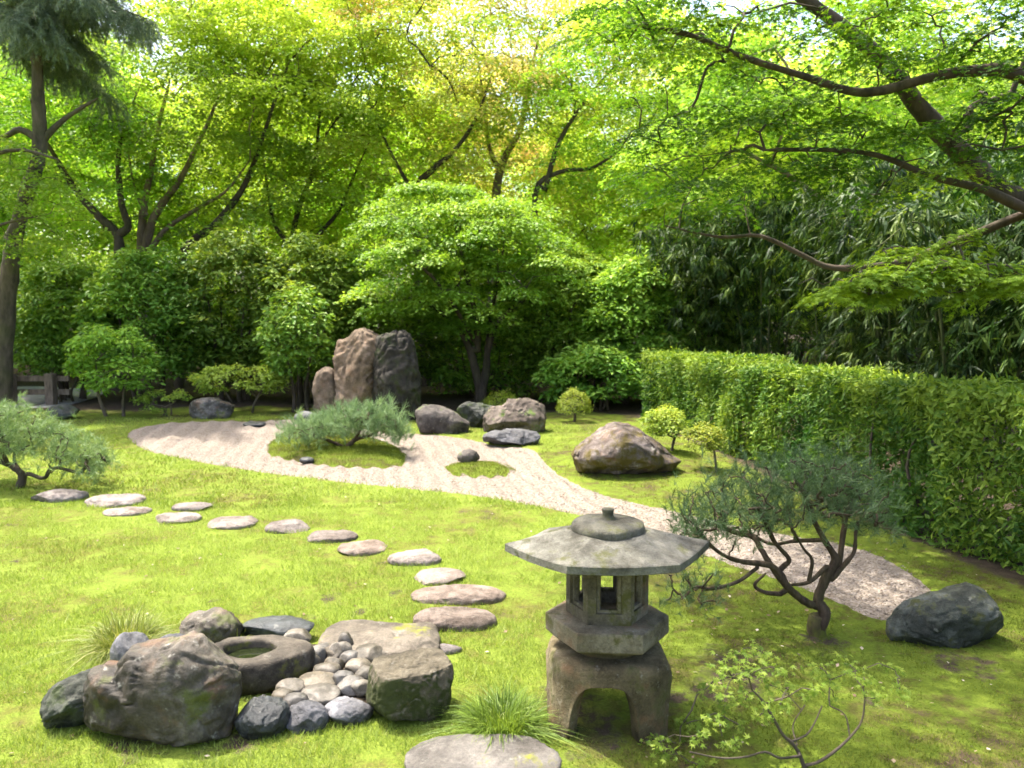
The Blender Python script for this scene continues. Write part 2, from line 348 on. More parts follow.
M['rock_mossy'] = rock_mat('mossy dark rock', (.014, .016, .012), (.04, .044, .034), (.11, .115, .10), moss=(.022, .030, .008), moss_up=-.1, moss_any=.5, lichen=.2, scale=6, rough=.7)
M['rock_grey'] = rock_mat('blue grey stone', (.032, .032, .035), (.08, .08, .086), (.16, .16, .172), moss_any=-.3, moss_up=.1, lichen=.3, scale=9, rough=.55, spec=.4)
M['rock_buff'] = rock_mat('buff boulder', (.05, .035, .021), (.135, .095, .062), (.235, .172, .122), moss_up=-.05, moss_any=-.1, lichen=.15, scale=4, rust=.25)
M['rock_brown'] = rock_mat('brown boulder', (.04, .03, .023), (.10, .078, .062), (.20, .16, .13), moss_any=.15, moss_up=.1, lichen=.3, scale=5)
M['rock_bank'] = rock_mat('mossy bank boulder', (.035, .028, .022), (.11, .09, .08), (.27, .24, .235), moss=(.055, .042, .010), moss_any=.55, moss_up=-.1, lichen=.5, scale=4, rust=.5)
M['step'] = rock_mat('pinkish stepping stone', (.12, .096, .08), (.198, .165, .143), (.275, .235, .208), moss_any=-.45, lichen=.25, scale=8, rough=.85, spec=.2)
M['slab'] = rock_mat('cracked flat slab', (.06, .052, .041), (.12, .105, .085), (.20, .178, .148), moss=(.10, .10, .015), moss_any=.22, moss_up=.0, lichen=.3, scale=5)
M['rock_capmoss'] = rock_mat('square rock with moss sides', (.035, .029, .018), (.11, .094, .064), (.20, .178, .135), moss=(.022, .026, .006), moss_any=.82, moss_up=-.8, lichen=.25, scale=6)
M['pebble'] = rock_mat('river pebble', (.05, .045, .034), (.115, .102, .08), (.21, .19, .16), moss_any=-.4, moss_up=.1, lichen=.2, scale=12, rough=.55, bump=.2)
M['basin'] = rock_mat('basin stone', (.045, .034, .02), (.115, .09, .056), (.20, .165, .12), moss=(.06, .06, .012), moss_any=.5, moss_up=-.4, lichen=.2, scale=6)
M['lantern'] = rock_mat('weathered granite', (.085, .072, .046), (.165, .142, .097), (.27, .24, .18), moss=(.05, .048, .016), moss_any=.32, moss_up=.0, lichen=.3, scale=7, rough=.9, spec=.2, rust=.35)
M['lantern_roof'] = rock_mat('weathered granite roof', (.06, .056, .04), (.112, .107, .082), (.175, .168, .135), moss=(.05, .05, .022), moss_any=.30, moss_up=.0, lichen=.15, scale=7, rough=.9, spec=.2)
M['litter'] = leaf_mat('dry fallen leaf', [(0, (.16, .10, .05)), (.6, (.36, .28, .19)), (1, (.6, .55, .47))], .2, (1, 1, .8))
def water_mat():
    m, t, out = nodes('still water'); p = N(t, 'ShaderNodeBsdfPrincipled'); inp(p, 'Base Color', (.012, .016, .006, 1)); inp(p, 'Roughness', .03); inp(p, 'Specular IOR Level', .8)
    t.links.new(p.outputs[0], out.inputs[0]); return m
M['water'] = water_mat()
def gravel_mat():
    m, t, out = nodes('raked gravel'); tc = N(t, 'ShaderNodeTexCoord'); co = tc.outputs['Object']
    v = N(t, 'ShaderNodeTexVoronoi'); inp(v, 'Scale', 62.0); t.links.new(co, v.inputs['Vector'])
    sx = N(t, 'ShaderNodeSeparateColor'); t.links.new(v.outputs['Color'], sx.inputs[0])
    c = ramp(t, sx.outputs[0], [(0, (.11, .085, .064)), (.25, (.185, .152, .12)), (.7, (.222, .188, .152)), (1, (.28, .242, .205))])
    c = mix(t, .5, c, ramp(t, noise(t, co, .9, 4), [(.35, (.9, .89, .88)), (.65, (1.06, 1.05, 1.05))]), 'MULTIPLY')
    p = N(t, 'ShaderNodeBsdfPrincipled'); t.links.new(c, p.inputs['Base Color']); inp(p, 'Roughness', .9); inp(p, 'Specular IOR Level', .15)
    bp = N(t, 'ShaderNodeBump'); inp(bp, 'Strength', .8); inp(bp, 'Distance', .012); bp.invert = True; t.links.new(v.outputs['Distance'], bp.inputs['Height']); t.links.new(bp.outputs[0], p.inputs['Normal'])
    t.links.new(p.outputs[0], out.inputs[0]); return m
M['gravel'] = gravel_mat()
def ground_mat():
    m, t, out = nodes('garden ground'); tc = N(t, 'ShaderNodeTexCoord'); co = tc.outputs['Object']
    am = N(t, 'ShaderNodeAttribute', attribute_name='moss'); ae = N(t, 'ShaderNodeAttribute', attribute_name='earth')
    n1 = noise(t, co, 1.1, 5, .6); n2 = noise(t, co, 7, 5, .65); n3 = noise(t, co, 60, 4, .7)
    lawn = ramp(t, math_(t, 'ADD', math_(t, 'MULTIPLY', n1, .5), math_(t, 'MULTIPLY', n2, .5)), [(.34, (.09, .07, .04)), (.42, (.13, .135, .028)), (.52, (.15, .20, .028)), (.7, (.20, .25, .04))])
    moss = ramp(t, math_(t, 'ADD', math_(t, 'MULTIPLY', n1, .45), math_(t, 'MULTIPLY', n2, .55)), [(.37, (.08, .06, .035)), (.45, (.10, .105, .022)), (.52, (.12, .165, .02)), (.68, (.17, .215, .026))])
    soil = ramp(t, n2, [(.3, (.035, .026, .018)), (.7, (.085, .065, .045))])
    k = math_(t, 'ADD', am.outputs['Fac'], math_(t, 'MULTIPLY', math_(t, 'SUBTRACT', n2, .5), 1.2))
    c = mix(t, mapr(t, k, .35, .65), lawn, moss)
    k2 = math_(t, 'ADD', ae.outputs['Fac'], math_(t, 'MULTIPLY', math_(t, 'SUBTRACT', n2, .5), 1.4)); c = mix(t, mapr(t, k2, .4, .6), c, soil)
    c = mix(t, .6, c, ramp(t, n3, [(.3, (.55, .55, .5)), (.7, (1.3, 1.3, 1.25))]), 'MULTIPLY')
    p = N(t, 'ShaderNodeBsdfPrincipled'); t.links.new(c, p.inputs['Base Color']); inp(p, 'Roughness', .95); inp(p, 'Specular IOR Level', .1)
    bp = N(t, 'ShaderNodeBump'); inp(bp, 'Strength', .9); inp(bp, 'Distance', .02); t.links.new(math_(t, 'ADD', n3, n2), bp.inputs['Height']); t.links.new(bp.outputs[0], p.inputs['Normal'])
    t.links.new(p.outputs[0], out.inputs[0]); return m
M['ground'] = ground_mat()
def path_mat():
    m, t, out = nodes('grey path'); tc = N(t, 'ShaderNodeTexCoord'); c = ramp(t, noise(t, tc.outputs['Object'], 30, 4), [(.3, (.16, .15, .145)), (.7, (.3, .285, .28))])
    p = N(t, 'ShaderNodeBsdfPrincipled'); t.links.new(c, p.inputs['Base Color']); inp(p, 'Roughness', .9); t.links.new(p.outputs[0], out.inputs[0]); return m
M['path'] = path_mat()

# ------------------------------------------------------------------ the ground
GRAVEL_PX = [(122,430),(165,422),(215,421),(262,422),(290,418),(330,424),(380,430),(415,433),(440,434),(470,438),(500,446),(533,447),(548,466),(563,478),(600,494),(640,503),(674,511),(755,529),(800,536),(858,546),(890,558),(920,576),(945,600),(935,616),(878,622),(840,603),(789,583),(726,565),(650,535),(600,521),(560,511),(480,495),(420,490),(330,483),(250,471),(190,461),(135,448)]
GRAVEL = smooth_poly([G(x, y)[:2] for x, y in GRAVEL_PX])
ISLE = smooth_poly([G(x, y)[:2] for x, y in [(262,447),(280,433),(300,428),(345,430),(395,443),(413,458),(400,467),(350,468),(300,463),(270,456)]])
MOSS_PX = [(533,440),(700,440),(760,470),(1100,560),(1200,900),(560,900),(575,740),(620,700),(640,650),(655,600),(650,560),(700,552),(655,520),(600,500),(550,470)]
MOSS = [G(x, y)[:2] for x, y in MOSS_PX]
BARE = [((730, 668), .42), ((700, 690), .22), ((560, 700), .35), ((590, 725), .35), ((230, 735), .3), ((150, 735), .3), ((660, 700), .25), ((820, 640), .22), ((330, 598), .16), ((395, 592), .13), ((300, 618), .13), ((16, 562), .13), ((360, 610), .12), ((215, 600), .10), ((870, 700), .15), ((960, 660), .3)]
BARE = [(G(*p)[:2], r) for p, r in BARE]
def gz(x, y):
    x = np.asarray(x, float); y = np.asarray(y, float)
    q = np.stack([x, y, np.zeros_like(x)], -1)
    z = .025 * fbm(q, .45, 3, 5) + .008 * fbm(q, 4.0, 2, 8)
    z = z + .16 * np.exp(-(((x - 1.7) / 1.0) ** 2 + ((y - 11.0) / 1.8) ** 2))      # the bank that carries the big boulder
    z = z * smooth(2.0, 4.5, y)
    return z
def gz1(p): return float(gz(np.array([p[0]]), np.array([p[1]]))[0])
def axis(a, b, st, far):
    x = list(np.arange(a, b + 1e-6, st)); s = st
    lo = []; v = a
    while v > -far: s *= 1.35; v -= s; lo.append(v)
    hi = []; v = x[-1]; s = st
    while v < far: s *= 1.35; v += s; hi.append(v)
    return np.array(lo[::-1] + x + hi)
xs = axis(-12, 9, .06, 250); ys = axis(1.5, 20, .06, 250)
X, Y = np.meshgrid(xs, ys, indexing='ij'); gd = poly_dist(GRAVEL, X, Y)
Z = gz(X, Y); Z = np.where(gd > 0, Z - .05 * smooth(0, .08, gd), Z + .012 * smooth(.25, 0, -gd))
mb = MB(); mb.quad_strip_grid(np.stack([X, Y, Z], -1)); ground = mb.build('ground', M['ground']); tag(ground, 'grassy garden ground with lawn and moss round the gravel', kind='structure')
px_, py_ = PX(np.stack([X, Y, Z], -1))
nz = fbm(np.stack([X, Y, 0*X], -1), 1.2, 4, 3)
def moss_w(x, y):
    n_ = fbm(np.stack([x, y, 0*x], -1), 1.2, 4, 3); return smooth(-.25, .25, poly_dist(MOSS, x, y) + .25 * n_)
EARTH_LINE = lambda x: np.interp(x, [-14, -9, -7, -4, -1.5, 0, 2, 3.2, 6], [15.2, 15.4, 15.8, 16.0, 15.3, 14.6, 14.6, 14.0, 13.0])
mw = np.maximum(moss_w(X, Y), smooth(-.8, .4, Y - EARTH_LINE(X) + .7 * nz + .9)); 
ew = np.maximum(smooth(0, 1.8, Y - EARTH_LINE(X) - .9 + nz), 0.0)
for c, r in BARE: ew = np.maximum(ew, .55 * smooth(r * 1.3, r * .1, np.hypot(X - c[0], (Y - c[1]) * .8) + .35 * r * fbm(np.stack([X, Y, 0*X], -1), 3, 3, 6)))
hx = lambda y: 3.7 + (7.7 - y) * -.123 * -1 * -1 if False else 3.68 - (y - 7.7) * .123
ew = np.maximum(ew, smooth(-.25, .35, X - np.interp(Y, [4, 6, 7.7, 15], [4.0, 3.75, 3.45, 2.6])))
for nm, a in (('moss', mw), ('earth', ew)):
    at = ground.data.attributes.new(nm, 'FLOAT', 'POINT'); at.data.foreach_set('value', np.clip(a, 0, 1).astype(np.float32).reshape(-1))

# raked gravel bed
gx = np.arange(-8.6, 4.2, .03); gy = np.arange(4.6, 17.2, .045)
X, Y = np.meshgrid(gx, gy, indexing='ij'); d = poly_dist(GRAVEL, X, Y); keep = d > -.10
q = X * .96 + Y * .22 + .10 * fbm(np.stack([X, Y, 0*X], -1), .7, 2, 9)
ph = (q / .36) % 1.0
ridge = .055 * (1 - np.abs(2 * ph - 1)) * smooth(-4.2, -5.0, X - (Y - 14) * .2) + .011 * np.sin(q / .22 * 2 * math.pi) * smooth(-5.0, -4.2, X - (Y - 14) * .2)
Z = gz(X, Y) - .012 + ridge * smooth(0, .25, d) + .006 * fbm(np.stack([X, Y, 0*X], -1), 12, 2, 4)
idx = np.arange(X.size).reshape(X.shape); kk = keep[:-1, :-1] & keep[1:, :-1] & keep[1:, 1:] & keep[:-1, 1:]
f = np.stack([idx[:-1, :-1], idx[1:, :-1], idx[1:, 1:], idx[:-1, 1:]], -1)[kk]
used, inv = np.unique(f, return_inverse=True)
mb = MB(); mb.add(np.stack([X, Y, Z], -1).reshape(-1, 3)[used], inv.reshape(-1, 4)); gb = mb.build('gravel_path', M['gravel']); tag(gb, 'pale raked gravel bed winding through the lawn', kind='structure')
# loose gravel stones, nearer parts
rng = np.random.default_rng(11)
n = 60000; y = 4.7 + 11.5 * rng.uniform(0, 1, n) ** 1.6; x = rng.uniform(-7.5, 4.0, n); dd = poly_dist(GRAVEL, x, y); k = dd > -.02 - rng.exponential(.05, n) ; x, y = x[k], y[k]; n = len(x)
oct_v = np.array([[1, 0, 0], [0, 1, 0], [-1, 0, 0], [0, -1, 0], [0, 0, .7]]); oct_f = np.array([[0, 1, 4], [1, 2, 4], [2, 3, 4], [3, 0, 4]])
s = rng.uniform(.006, .013, n); a = rng.uniform(0, 6.3, n); ca, sa = np.cos(a), np.sin(a)
ov = oct_v[None] * rng.uniform(.7, 1.3, (n, 5, 3)); vx = ov[..., 0] * ca[:, None] - ov[..., 1] * sa[:, None]; vy = ov[..., 0] * sa[:, None] + ov[..., 1] * ca[:, None]
q = x * .96 + y * .22 + .10 * fbm(np.stack([x, y, 0*x], -1), .7, 2, 9)
zb = gz(x, y) - .012 + .011 * np.sin(q / .22 * 2 * math.pi)
V = np.stack([x[:, None] + vx * s[:, None], y[:, None] + vy * s[:, None], zb[:, None] + ov[..., 2] * s[:, None]], -1)
M['gravel_stone'] = leaf_mat('gravel stone', [(0, (.085, .065, .048)), (.3, (.178, .147, .116)), (.8, (.225, .19, .155)), (1, (.30, .262, .225))], 0.0, rough=.8, spec=.2)
mb = MB(); mb.add(V.reshape(-1, 3), (oct_f[None] + (np.arange(n) * 5)[:, None, None]).reshape(-1, 3), np.repeat(rng.uniform(0, 1, n), 4)); tag(mb.build('gravel', M['gravel_stone'], smooth=False), 'loose pinkish gravel stones on the raked bed', kind='stuff')

# moss islands in the gravel
def mound(poly, h, label, seed):
    poly = np.asarray(poly); lo, hi = poly.min(0) - .1, poly.max(0) + .1
    X, Y = np.meshgrid(np.arange(lo[0], hi[0], .03), np.arange(lo[1], hi[1], .03), indexing='ij'); d = poly_dist(poly, X, Y) + .03 * fbm(np.stack([X, Y, 0*X], -1), 5, 3, seed)
    Z = gz(X, Y) - .03 + h * (1 - np.exp(-np.clip(d, -.02, 9) / .22)) + .012 * fbm(np.stack([X, Y, 0*X], -1), 6, 3, seed + 2) * (d > 0)
    keep = d > -.04; idx = np.arange(X.size).reshape(X.shape); kk = keep[:-1, :-1] & keep[1:, :-1] & keep[1:, 1:] & keep[:-1, 1:]
    f = np.stack([idx[:-1, :-1], idx[1:, :-1], idx[1:, 1:], idx[:-1, 1:]], -1)[kk]; used, inv = np.unique(f, return_inverse=True)
    mb = MB(); mb.add(np.stack([X, Y, Z], -1).reshape(-1, 3)[used], inv.reshape(-1, 4)); c = poly.mean(0)
    o = mb.build('moss_island', M['ground'], loc=(c[0], c[1], 0)); tag(o, label, kind='structure')
    at = o.data.attributes.new('moss', 'FLOAT', 'POINT'); at.data.foreach_set('value', np.ones(len(used), np.float32))
    W = np.stack([X, Y, Z], -1).reshape(-1, 3)[used]; MPTS.append(W[(d > .02).reshape(-1)[used]]); return o
MPTS = []
mound(ISLE, .12, 'mossy island in the gravel under the blue green dwarf pine', 3)
ISLE2 = np.array([G(479 + 37 * math.cos(a) + 3 * math.sin(3*a), 468.5 + 8.5 * math.sin(a))[:2] for a in np.linspace(0, 2*math.pi, 40, endpoint=False)])
mound(ISLE2, .07, 'small oval moss island with one stone in the gravel', 7)
# path behind the left trees
pp = [G(-60, 410), G(62, 408), G(95, 398), G(110, 391), G(40, 387), G(-60, 388)]
mb = MB(); q0 = np.array(pp); q0[:, 2] = gz(q0[:, 0], q0[:, 1]).max() + .012
top = q0.copy(); bot = q0.copy(); bot[:, 2] -= .12; n = len(q0)
mb.add(np.concatenate([top, bot]), [[i, (i + 1) % n, (i + 1) % n + n, i + n] for i in range(n)]); mb.add(top, [list(range(n))])
tag(mb.build('path', M['path'], smooth=False), 'grey path behind the trees', kind='structure')

# ------------------------------------------------------------------ rocks
import bmesh
_ico = {}
def ico(sub):
    if sub not in _ico:
        b = bmesh.new(); bmesh.ops.create_icosphere(b, subdivisions=sub, radius=1.0)
        _ico[sub] = (np.array([v.co[:] for v in b.verts]), np.array([[v.index for v in f.verts] for f in b.faces])); b.free()
    return _ico[sub]
FOOT = []
def rock(label, box, mat, seed, name='rock', cat='rock', group=None, depth=.8, cuts=7, rough=.10, sub=5, lumps=None, flat=None, sink=.15, Yc=None, cutr=(.62, .95), squash=2.0, z0=None, lean=(0, 0), topflat=None, outline=None, yaw=0.0, full=.62, ctr=(0, -.25)):
    x0, y0, x1, y1 = box; cx = (x0 + x1) / 2
    g = G(cx, y1); w_ = (x1 - x0) / FPX * g[1]
    if flat is not None:
        b = G(cx, y0 + 1, flat * .8); dp = max(b[1] - g[1], .1); c = np.array([(g[0] + b[0]) / 2, (g[1] + b[1]) / 2]); w_ = (x1 - x0) / FPX * c[1]; h = flat
    else:
        dp = w_ * depth; w_ = (x1 - x0) / FPX * (g[1] + dp / 2); dp = w_ * depth
        yc = g[1] + dp * .5; c = np.array([P(cx, y1, yc)[0], yc]); h = P(cx, y0, yc + dp * .05)[2] - gz1(c)
    if Yc is not None: c = np.array([(cx - 512) / FPX * Yc, Yc]); w_ = (x1 - x0) / FPX * Yc; dp = w_ * depth; h = P(cx, y0, Yc)[2] - gz1(c)
    D, F = ico(sub); rng = np.random.default_rng(seed)
    if outline is not None:
        ol = np.array([((ox - cx) / ((x1 - x0) / 2), 1 - 2 * (oy - y0) / (y1 - y0)) for ox, oy in outline]); ol = smooth_poly(ol)[::2] if len(ol) > 40 else ol
        cc_ = np.array(ctr); e0 = ol - cc_; e1 = np.roll(e0, -1, 0); ed = e1 - e0; g2 = np.hypot(D[:, 0], D[:, 2]) + 1e-6; ph = np.stack([D[:, 0], D[:, 2]], -1) / g2[:, None]; rr = np.zeros(len(D))
        for a_, d_ in zip(e0, ed):
            den = ph[:, 0] * d_[1] - ph[:, 1] * d_[0]; den = np.where(np.abs(den) < 1e-9, 1e-9, den); t_ = (a_[0] * d_[1] - a_[1] * d_[0]) / den; u_ = (a_[0] * ph[:, 1] - a_[1] * ph[:, 0]) / den
            rr = np.where((t_ > 0) & (u_ >= -1e-6) & (u_ <= 1 + 1e-6), np.maximum(rr, t_), rr)
        rr = np.maximum(rr, .05); gg = g2 ** full; p = np.stack([cc_[0] + ph[:, 0] * rr * gg, D[:, 1] * (1 + .15 * np.sin(3 * D[:, 0] + seed)), cc_[1] + ph[:, 1] * rr * gg], -1)
    elif lumps is None: r = (np.abs(D) ** squash).sum(1) ** (-1 / squash); p = D * r[:, None]
    else:
        rr = np.zeros(len(D))
        for (lx, ly, lz, rx, ry, rz) in lumps:          # lumps in the unit box -1..1
            o_ = -np.array([lx, ly, lz]); s_ = np.array([rx, ry, rz]); A = ((D / s_) ** 2).sum(1); B = (D * o_ / s_**2).sum(1); C = ((o_ / s_) ** 2).sum() - 1
            disc = B * B - A * C; t_ = np.where(disc > 0, (-B + np.sqrt(np.maximum(disc, 0))) / A, 0); rr = np.maximum(rr, t_)
        for _ in range(2):
            nb = np.zeros(len(D)); cn = np.zeros(len(D))
            for a_, b_ in ((0, 1), (1, 2), (2, 0)):
                np.add.at(nb, F[:, a_], rr[F[:, b_]]); np.add.at(cn, F[:, a_], 1); np.add.at(nb, F[:, b_], rr[F[:, a_]]); np.add.at(cn, F[:, b_], 1)
            rr = .5 * rr + .5 * nb / cn
        p = D * rr[:, None]
    for _ in range(cuts):
        nv = unit(rng.normal(size=3)); o_ = rng.uniform(*cutr); e = p @ nv - o_; p = p - np.where(e > 0, e * (.93 if outline is None else (.85 if abs(nv[1]) > .6 else .18)), 0)[:, None] * nv
    if topflat is not None: e = p[:, 2] - topflat; p[:, 2] -= np.where(e > 0, e * .92, 0)
    q = p * np.array([w_, dp, max(h, .25 * w_)]) / 2
    sz = (w_ + dp + h) / 3
    nrm = unit(p); wq = q + .25 * sz * np.stack([fbm(q, 2.0 / sz, 2, seed + k) for k in (3, 4, 5)], -1)
    rid = 1 - np.abs(fbm(wq, 2.6 / sz, 4, seed + 9)) * 2.2
    dn = rough * sz * (fbm(wq, 2.0 / sz, 5, seed, .55) * .9 + np.minimum(rid, .75) * .55 - .35 * smooth(.82, 1.0, rid) + .22 * fbm(q, 14 / sz, 3, seed + 2))
    lo_, hi_ = p.min(0), p.max(0)
    pn = (p - lo_) / (hi_ - lo_); ext = np.array([w_, dp, h * (1 + sink)])
    q = (pn - np.array([.5, .5, 0])) * ext + nrm * dn[:, None] - np.array([0, 0, h * sink])
    if yaw: q[:, :2] = q[:, :2] @ np.array([[math.cos(yaw), math.sin(yaw)], [-math.sin(yaw), math.cos(yaw)]])
    q[:, 0] += lean[0] * q[:, 2]; q[:, 1] += lean[1] * q[:, 2]
    zg = (gz1(c) if z0 is None else z0); base = np.array([c[0], c[1], zg])
    mb = MB(); mb.add(q + base, F); o = mb.build(name, mat, loc=base); tag(o, label, cat, group)
    FOOT.append((c[0], c[1], w_ * .43, dp * .43)); return o

# stepping stones, from the pine on the left to the basin and beyond
G_ST = 'stepping stones across the lawn'
steps = [((33,487,86,503), 'thick buff stepping stone nearest the small pine on the left', .13), ((87,493,143,508), 'broad buff stepping stone second along from the left pine', .10),
 ((105,505,150,517), 'thin flat stepping stone touching the front of a broader one', .06), ((153,511,200,524), 'buff stepping stone with a dark lower edge in front of a smaller one', .07),
 ((173,501,211,512), 'small rounded stepping stone set behind the row on the gravel side', .07), ((208,514,257,529), 'oval stepping stone alone between two pairs of stones', .07),
 ((266,518,312,533), 'round topped stepping stone halfway along the row', .09), ((306,528,358,542), 'pale flat stepping stone overlapped by a greyer one in front', .07),
 ((338,537,386,555), 'greyish oval stepping stone at the bend of the row', .08), ((387,547,443,566), 'large smooth stepping stone alone after the bend', .09),
 ((413,566,466,585), 'pointed brown stepping stone just behind a long one', .07), ((410,583,507,604), 'longest stepping stone, a wide brown one left of the lantern', .08),
 ((413,605,497,631), 'wide pale stepping stone next to the cracked slab', .11)]
for i, (b, l, h) in enumerate(steps):
    rock(l, b, M['step'], 100 + i, 'stepping_stone', 'stepping stone', G_ST, flat=h * .65, cuts=6, rough=.06, sub=5, sink=.8, cutr=(.7, .98), squash=2.4, topflat=.8)
rock('cracked broad flat slab beside the pebbles and basin', (318,621,440,668), M['slab'], 130, 'stone_slab', 'stone slab', flat=.10, cuts=6, rough=.06, sink=.3, squash=3.2, topflat=.6)
rock('flat cracked slab with moss patches cut off by the bottom edge, below the grass tuft', (402,735,562,790), M['slab'], 131, 'stone_slab', 'stone slab', flat=.07, cuts=6, rough=.05, sink=.4, squash=3.0, topflat=.6)

# the basin group
rock('large brown grey boulder with a notched top in front of the basin', (90,637,242,749), M['rock_front'], 1, depth=.5, cuts=3, rough=.075, sub=6, cutr=(.85, 1.05), sink=.06, ctr=(.12, -.3), full=.5,
     outline=[(90,725),(91,688),(96,674),(108,669),(122,672),(128,664),(136,650),(159,645),(177,643),(190,637),(203,640),(216,652),(234,668),(241,681),(240,714),(238,740),(200,749),(149,745),(97,735)])
rock('low dark mossy rock left of the notched boulder', (42,672,108,735), M['rock_mossy'], 2, depth=.9, cuts=8, sub=5, lean=(.25, 0))
rock('smooth upright grey stone behind the notched boulder', (97,633,139,690), M['rock_grey'], 3, depth=.8, cuts=7, rough=.06, Yc=4.2)
rock('grey stone peeping out behind the notch of the boulder', (140,637,185,690), M['rock_grey'], 14, depth=.7, cuts=4, rough=.05, Yc=4.35)
rock('lichen spotted grey rock behind the basin', (180,611,242,650), M['rock_front'], 4, depth=.7, cuts=8, rough=.10)
rock('long smooth grey rock lying behind the basin', (240,619,316,643), M['rock_dark'], 5, depth=.5, cuts=4, rough=.05, squash=2.5)
rock('dark wet looking rock between notched boulder and pebbles', (238,697,289,742), M['rock_dark'], 6, depth=.9, cuts=9)
rock('bluish angular rock in front of the pebbles', (284,703,329,734), M['rock_grey'], 7, depth=.8, cuts=8)
rock('pale grey angular rock between the pebbles and the square mossy rock', (324,699,373,727), M['rock_grey'], 8, depth=.8, cuts=8)
rock('squarish rock with bare top and dark mossy sides', (366,661,447,727), M['rock_capmoss'], 9, depth=.8, cuts=9, rough=.06, sub=6, squash=4.0, topflat=.7, cutr=(.95, 1.25), sink=.1, yaw=.35, lean=(.12, 0))
rock('small flat pale stone lying in the grass behind the square mossy rock', (436,643,462,653), M['step'], 15, flat=.04, cuts=4, sub=3, sink=.4)
pebs = [(338,641,354,661,'small pale pebble at the edge of the cracked slab'),(285,638,312,652,'bluish pale pebble between basin and long grey rock'),(312,652,334,664,'pale pebble against the near corner of the slab'),
 (303,655,326,671,'buff pebble with a greyish crown right behind the basin rim'),(329,651,353,668,'round buff pebble in the middle of the pebbles'),(340,660,362,672,'small buff pebble in front of the slab edge'),
 (354,654,386,672,'long buff pebble against the slab end'),(324,666,344,680,'brownish pebble deep among the others'),(345,668,372,684,'smooth pale pebble beside the mossy rock'),
 (314,671,341,688,'bright pale pebble touching the basin side'),(332,680,356,697,'pale pebble halfway down the pebble heap'),(338,686,366,702,'speckled buff pebble beside the foot of the square rock'),
 (298,683,339,701,'largest smooth greenish pebble in the heap'),(299,697,341,714,'broad pale pebble lying at the front of the heap'),(276,689,306,706,'olive pebble at the foot of the basin'),
 (272,698,298,711,'small grey pebble by the dark wet looking rock'),(283,703,310,718,'small pale pebble behind the bluish angular rock'),(355,674,378,692,'small grey pebble leaning on the square rock'),
 (306,663,322,676,'tiny brown pebble at the side of the basin'),(350,689,372,703,'flat buff pebble under the square rock')]
for i, (a, b, c_, d_, l) in enumerate(pebs):
    rock(l, (a, b, c_, d_ + 1), M['pebble'], 300 + i, 'pebble', 'pebble', 'pebbles beside the water basin', depth=.85, cuts=7, rough=.05, sub=4, sink=.3, cutr=(.72, 1.0), squash=2.4, z0=gz1(G(320, 690)) + .045)
# bed of small dark gravel under the pebbles
def disc_bed():
    poly = smooth_poly([G(x, y)[:2] for x, y in [(250,700),(300,730),(370,722),(400,690),(395,655),(340,640),(280,640)]]); lo, hi = poly.min(0), poly.max(0)
    X, Y = np.meshgrid(np.arange(lo[0], hi[0], .02), np.arange(lo[1], hi[1], .02), indexing='ij'); d = poly_dist(poly, X, Y); Z = gz(X, Y) - .02 + .06 * smooth(0, .15, d) + .012 * fbm(np.stack([X, Y, 0*X], -1), 20, 3, 3)
    keep = d > 0; idx = np.arange(X.size).reshape(X.shape); kk = keep[:-1, :-1] & keep[1:, :-1] & keep[1:, 1:] & keep[:-1, 1:]
    f = np.stack([idx[:-1, :-1], idx[1:, :-1], idx[1:, 1:], idx[:-1, 1:]], -1)[kk]; used, inv = np.unique(f, return_inverse=True)
    mb = MB(); mb.add(np.stack([X, Y, Z], -1).reshape(-1, 3)[used], inv.reshape(-1, 4)); o = mb.build('soil', M['ground'], loc=(*poly.mean(0), 0)); tag(o, 'dark soil between the pebbles', kind='structure')
    at = o.data.attributes.new('earth', 'FLOAT', 'POINT'); at.data.foreach_set('value', np.ones(len(used), np.float32)); return poly
BED = disc_bed()
def basin():
    c = P(258, 655, 4.16); R = 46 / FPX * 4.16; base = np.array([c[0], c[1], gz1(c)]); h = P(263, 648, 4.16)[2] - base[2]
    t = thing('water_basin', 'round brown stone water basin with a hollow of still water', 'water basin', base)
    na = 72; a = np.linspace(0, 2*math.pi, na, endpoint=False)
    prof = [(.74, -.08), (.95, .15), (1.03, .45), (1.03, .75), (1.0, .92), (.92, 1.0), (.72, 1.01), (.56, .99), (.51, .93), (.49, .8), (.46, .6), (.3, .52), (0.001, .5)]
    V = []
    for i, (r, z) in enumerate(prof):
        rr = r * R * (1 + (.06 * np.sin(2*a + 1) + .04 * np.sin(3*a + .5)) * (1 if i < 7 else .8)); V.append(np.stack([np.cos(a) * rr * 1.05 + R * (-.17 if i > 6 else (-.08 if i == 6 else .05 * np.maximum(np.cos(a), 0) ** 2)), np.sin(a) * rr * .9 + (.04 * R if i > 6 else 0), np.full(na, z * h)], -1))
    V = np.array(V); V = spline_grid(V, 3); V = V + unit(V + 1e-6) * (fbm(V, 5, 5, 77) * .034)[..., None]
    mb = MB(); mb.quad_strip_grid(V + base, closed_v=True); mb.build('bowl', M['basin'], t)
    mb = MB(); rr = .53 * R; ring = np.stack([np.cos(a) * rr * 1.05 - .17 * R, np.sin(a) * rr * .9 + .04 * R, np.full(na, .74 * h)], -1) + base
    mb.add(ring, [list(range(na))]); mb.build('water_surface', M['water'], t, smooth=False); FOOT.append((c[0], c[1], R * .9, R * .9))
def spline_grid(V, per):
    return np.stack([spline(V[:, j], per) for j in range(V.shape[1])], 1)
basin()

